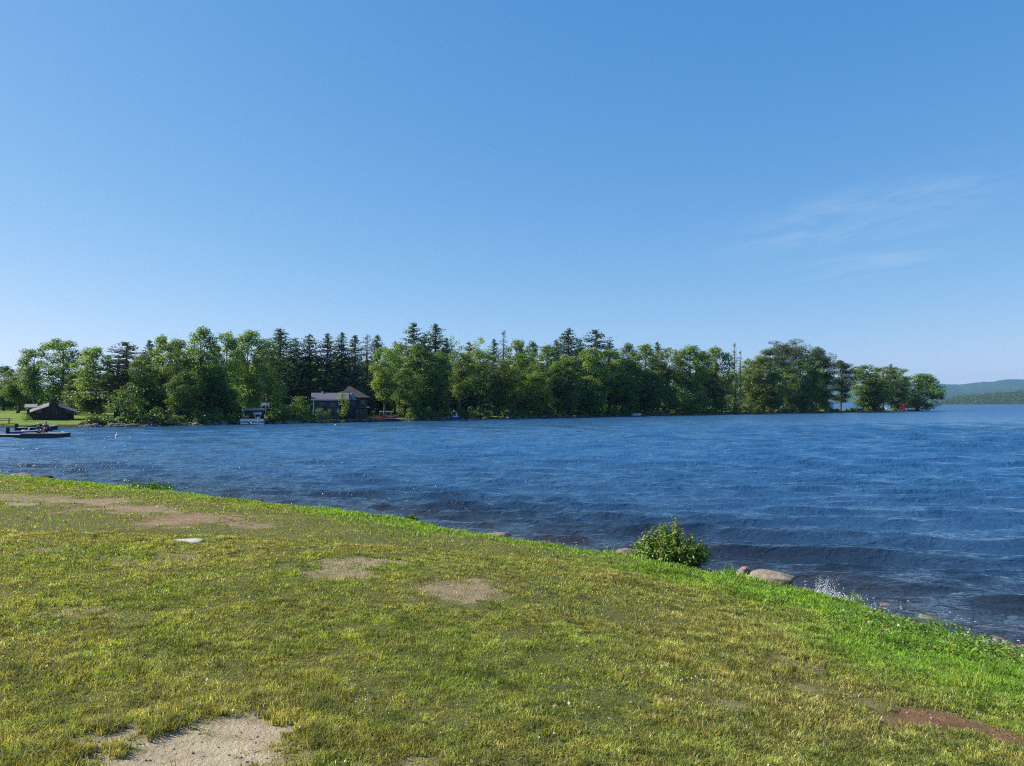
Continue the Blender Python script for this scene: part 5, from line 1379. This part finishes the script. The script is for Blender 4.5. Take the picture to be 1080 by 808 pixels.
# splash where a wave breaks on the rocks
m_spray, nt, out = newmat('spray'); p_ = principled(nt, out, .15, .6); p_.inputs['Base Color'].default_value = (.86, .89, .92, 1); p_.inputs['Transmission Weight'].default_value = .35; p_.inputs['IOR'].default_value = 1.2
rs = np.random.RandomState(85); Vs, Fs, o_ = [], [], 0
def drop(c, r, st=1.0):
    global o_
    d = rs.normal(size=3) * .35 + np.array([0, 0, 1.0]); d /= np.linalg.norm(d)
    V = base * r; V = V + np.outer(V @ d, d) * (st - 1); Vs.append(V + c); Fs.append(bf + o_); o_ += len(V)
c0 = edge_at(868, -.45); Y = c0.y
def bead(c, r, d, st):
    global o_
    d = np.array(d, float); d /= np.linalg.norm(d) + 1e-9
    V = base * r * (1 + .25 * rs.normal(size=(len(base), 1))); V = V + np.outer(V @ d, d) * (st - 1); Vs.append(V + c); Fs.append(bf + o_); o_ += len(V)
def jets(u, push, n, vmax, spread, beads):
    c0 = edge_at(u, -push)
    for j in range(n):
        a = rs.normal() * spread; v = vmax * (.35 + .65 * rs.rand()); vx = math.sin(a) * v * .6; vy = -rs.rand() * v * .15; vz = math.cos(a) * v
        x0 = c0.x + rs.normal() * .09; y0 = c0.y + rs.normal() * .06; t1 = vz / 9.8 * (.5 + .9 * rs.rand())
        for q in range(beads):
            t = t1 * (q + rs.rand()) / beads; c = np.array([x0 + vx * t + rs.normal() * .022, y0 + vy * t + rs.normal() * .022, .05 + vz * t - 4.9 * t * t + rs.normal() * .02])
            bead(c, (.0062 - .004 * t / t1) * (.3 + 1.1 * rs.rand() ** 3), (vx, vy, vz - 9.8 * t), 1.2 + 1.4 * rs.rand())
jets(867, .6, 110, 3.0, .24, 26); c0 = edge_at(869, -.75)
for q in range(900):
    bead(np.array([c0.x + rs.normal() * .28, c0.y + rs.normal() * .12, .03 + abs(rs.normal()) * .05]), .003 + .008 * rs.rand() ** 2, rs.normal(size=3), 1.5)
jets(878, .6, 30, 2.3, .5, 16); jets(897, .6, 26, 1.9, .6, 14); jets(915, .55, 30, 2.1, .5, 14)
o = put('water_splash', mesh_np('water_splash', np.concatenate(Vs), [np.concatenate(Fs)], True), m_spray); tag(o, 'white spray of a wave breaking on the bank rocks', kind='stuff')

# broken foam where small waves lap the stones
Vs, Fs, o_ = [], [], 0
fy = 5 + 36 * rs.rand(60000); fx = (rs.rand(60000) * 2 - 1) * (.72 * fy + 2); fs = edge_sd(fx, fy)
sel = np.nonzero((fs > -2.0) & (fs < -.45) & (rs.rand(60000) < .15 + 1.6 * (fbm(fx * .8, fy * .8, 211, 3) - .35)))[0][:800]
for i in sel:
    r = .005 + .012 * rs.rand() ** 2; V = base * np.array([r * (1.3 + rs.rand()), r, r * .3]); Vs.append(V + np.array([fx[i], fy[i], .012 + .03 * rs.rand()])); Fs.append(bf + o_); o_ += len(V)
o = put('foam', mesh_np('foam', np.concatenate(Vs), [np.concatenate(Fs)], True), m_spray); tag(o, 'flecks of foam along the near waterline', kind='stuff')
# crumbs: pebbles on the worn soil, dry litter and small flat weeds in the turf
Vs, Fs, o_ = [], [], 0; PEB = [icorock(450 + q, 1, 1, .7, 1) for q in range(6)]
py = 2.6 + 20 * rs.rand(60000) ** 1.4; px = (rs.rand(60000) * 2 - 1) * (.72 * py + 1); pw_, _ = worn(px, py); ps = edge_sd(px, py); pz = lawn_z(px, py, ps)
for i in np.nonzero((pw_ > .5) & (ps > .2) & (rs.rand(60000) < .5))[0][:700]:
    r = .003 + .008 * rs.rand() ** 3; V, F_ = PEB[i % 6]; Vs.append(V * r + np.array([px[i], py[i], pz[i] - .025 * pw_[i] + r * .3])); Fs.append(F_ + o_); o_ += len(V)
o = put('pebbles', mesh_np('pebbles', np.concatenate(Vs), [np.concatenate(Fs)], False), rockmat('pebble grey', (.24, .20, .15), (.38, .32, .25), (.5, .44, .36), 30)); tag(o, 'small pebbles lying on the worn soil', kind='stuff')
n = 26000; ly = np.sqrt(rs.rand(n) * (15 ** 2 - 2.6 ** 2) + 2.6 ** 2); lx = (rs.rand(n) * 2 - 1) * (.72 * ly + 1); ls = edge_sd(lx, ly); lw, _ = worn(lx, ly)
wd_ = sstep(.52, .68, fbm(lx * 1.1, ly * 1.1, 221, 3))
k = (ls > .2) & (rs.rand(n) < np.maximum(wd_ * .9, .03)) & (lw < .6); lx, ly, ls, wd_ = lx[k], ly[k], ls[k], wd_[k]; n = len(lx)
V, Q, _ = cards(np.stack([lx, ly, lawn_z(lx, ly, ls) + .008 + .016 * rs.rand(n)], 1), rs.normal(size=(n, 3)) * .3 + np.array([0, 0, 1.]), np.full(n, .020), rs, .8)
c = np.array([.09, .17, .03])[None] * (.5 + .9 * rs.rand(n))[:, None]
o = put('turf_weeds', mesh_np('turf_weeds', V, [Q], False, colors=c), m_shrub); tag(o, 'small flat clover leaves growing through the turf', kind='stuff')
n = 1600; ly = np.sqrt(rs.rand(n) * (17 ** 2 - 2.6 ** 2) + 2.6 ** 2); lx = (rs.rand(n) * 2 - 1) * (.72 * ly + 1); ls = edge_sd(lx, ly); k = ls > .3; lx, ly, ls = lx[k], ly[k], ls[k]; n = len(lx)
V, Q, _ = cards(np.stack([lx, ly, lawn_z(lx, ly, ls) + .018 + .012 * rs.rand(n)], 1), rs.normal(size=(n, 3)) * .4 + np.array([0, 0, 1.]), np.full(n, .026), rs, .5)
c = np.where((rs.rand(n) < .5)[:, None], np.array([.34, .25, .13]), np.array([.20, .12, .06])) * (.6 + .8 * rs.rand(n))[:, None]
o = put('leaf_litter', mesh_np('leaf_litter', V, [Q], False, colors=c), m_shrub); tag(o, 'dry leaf crumbs scattered over the lawn', kind='stuff')
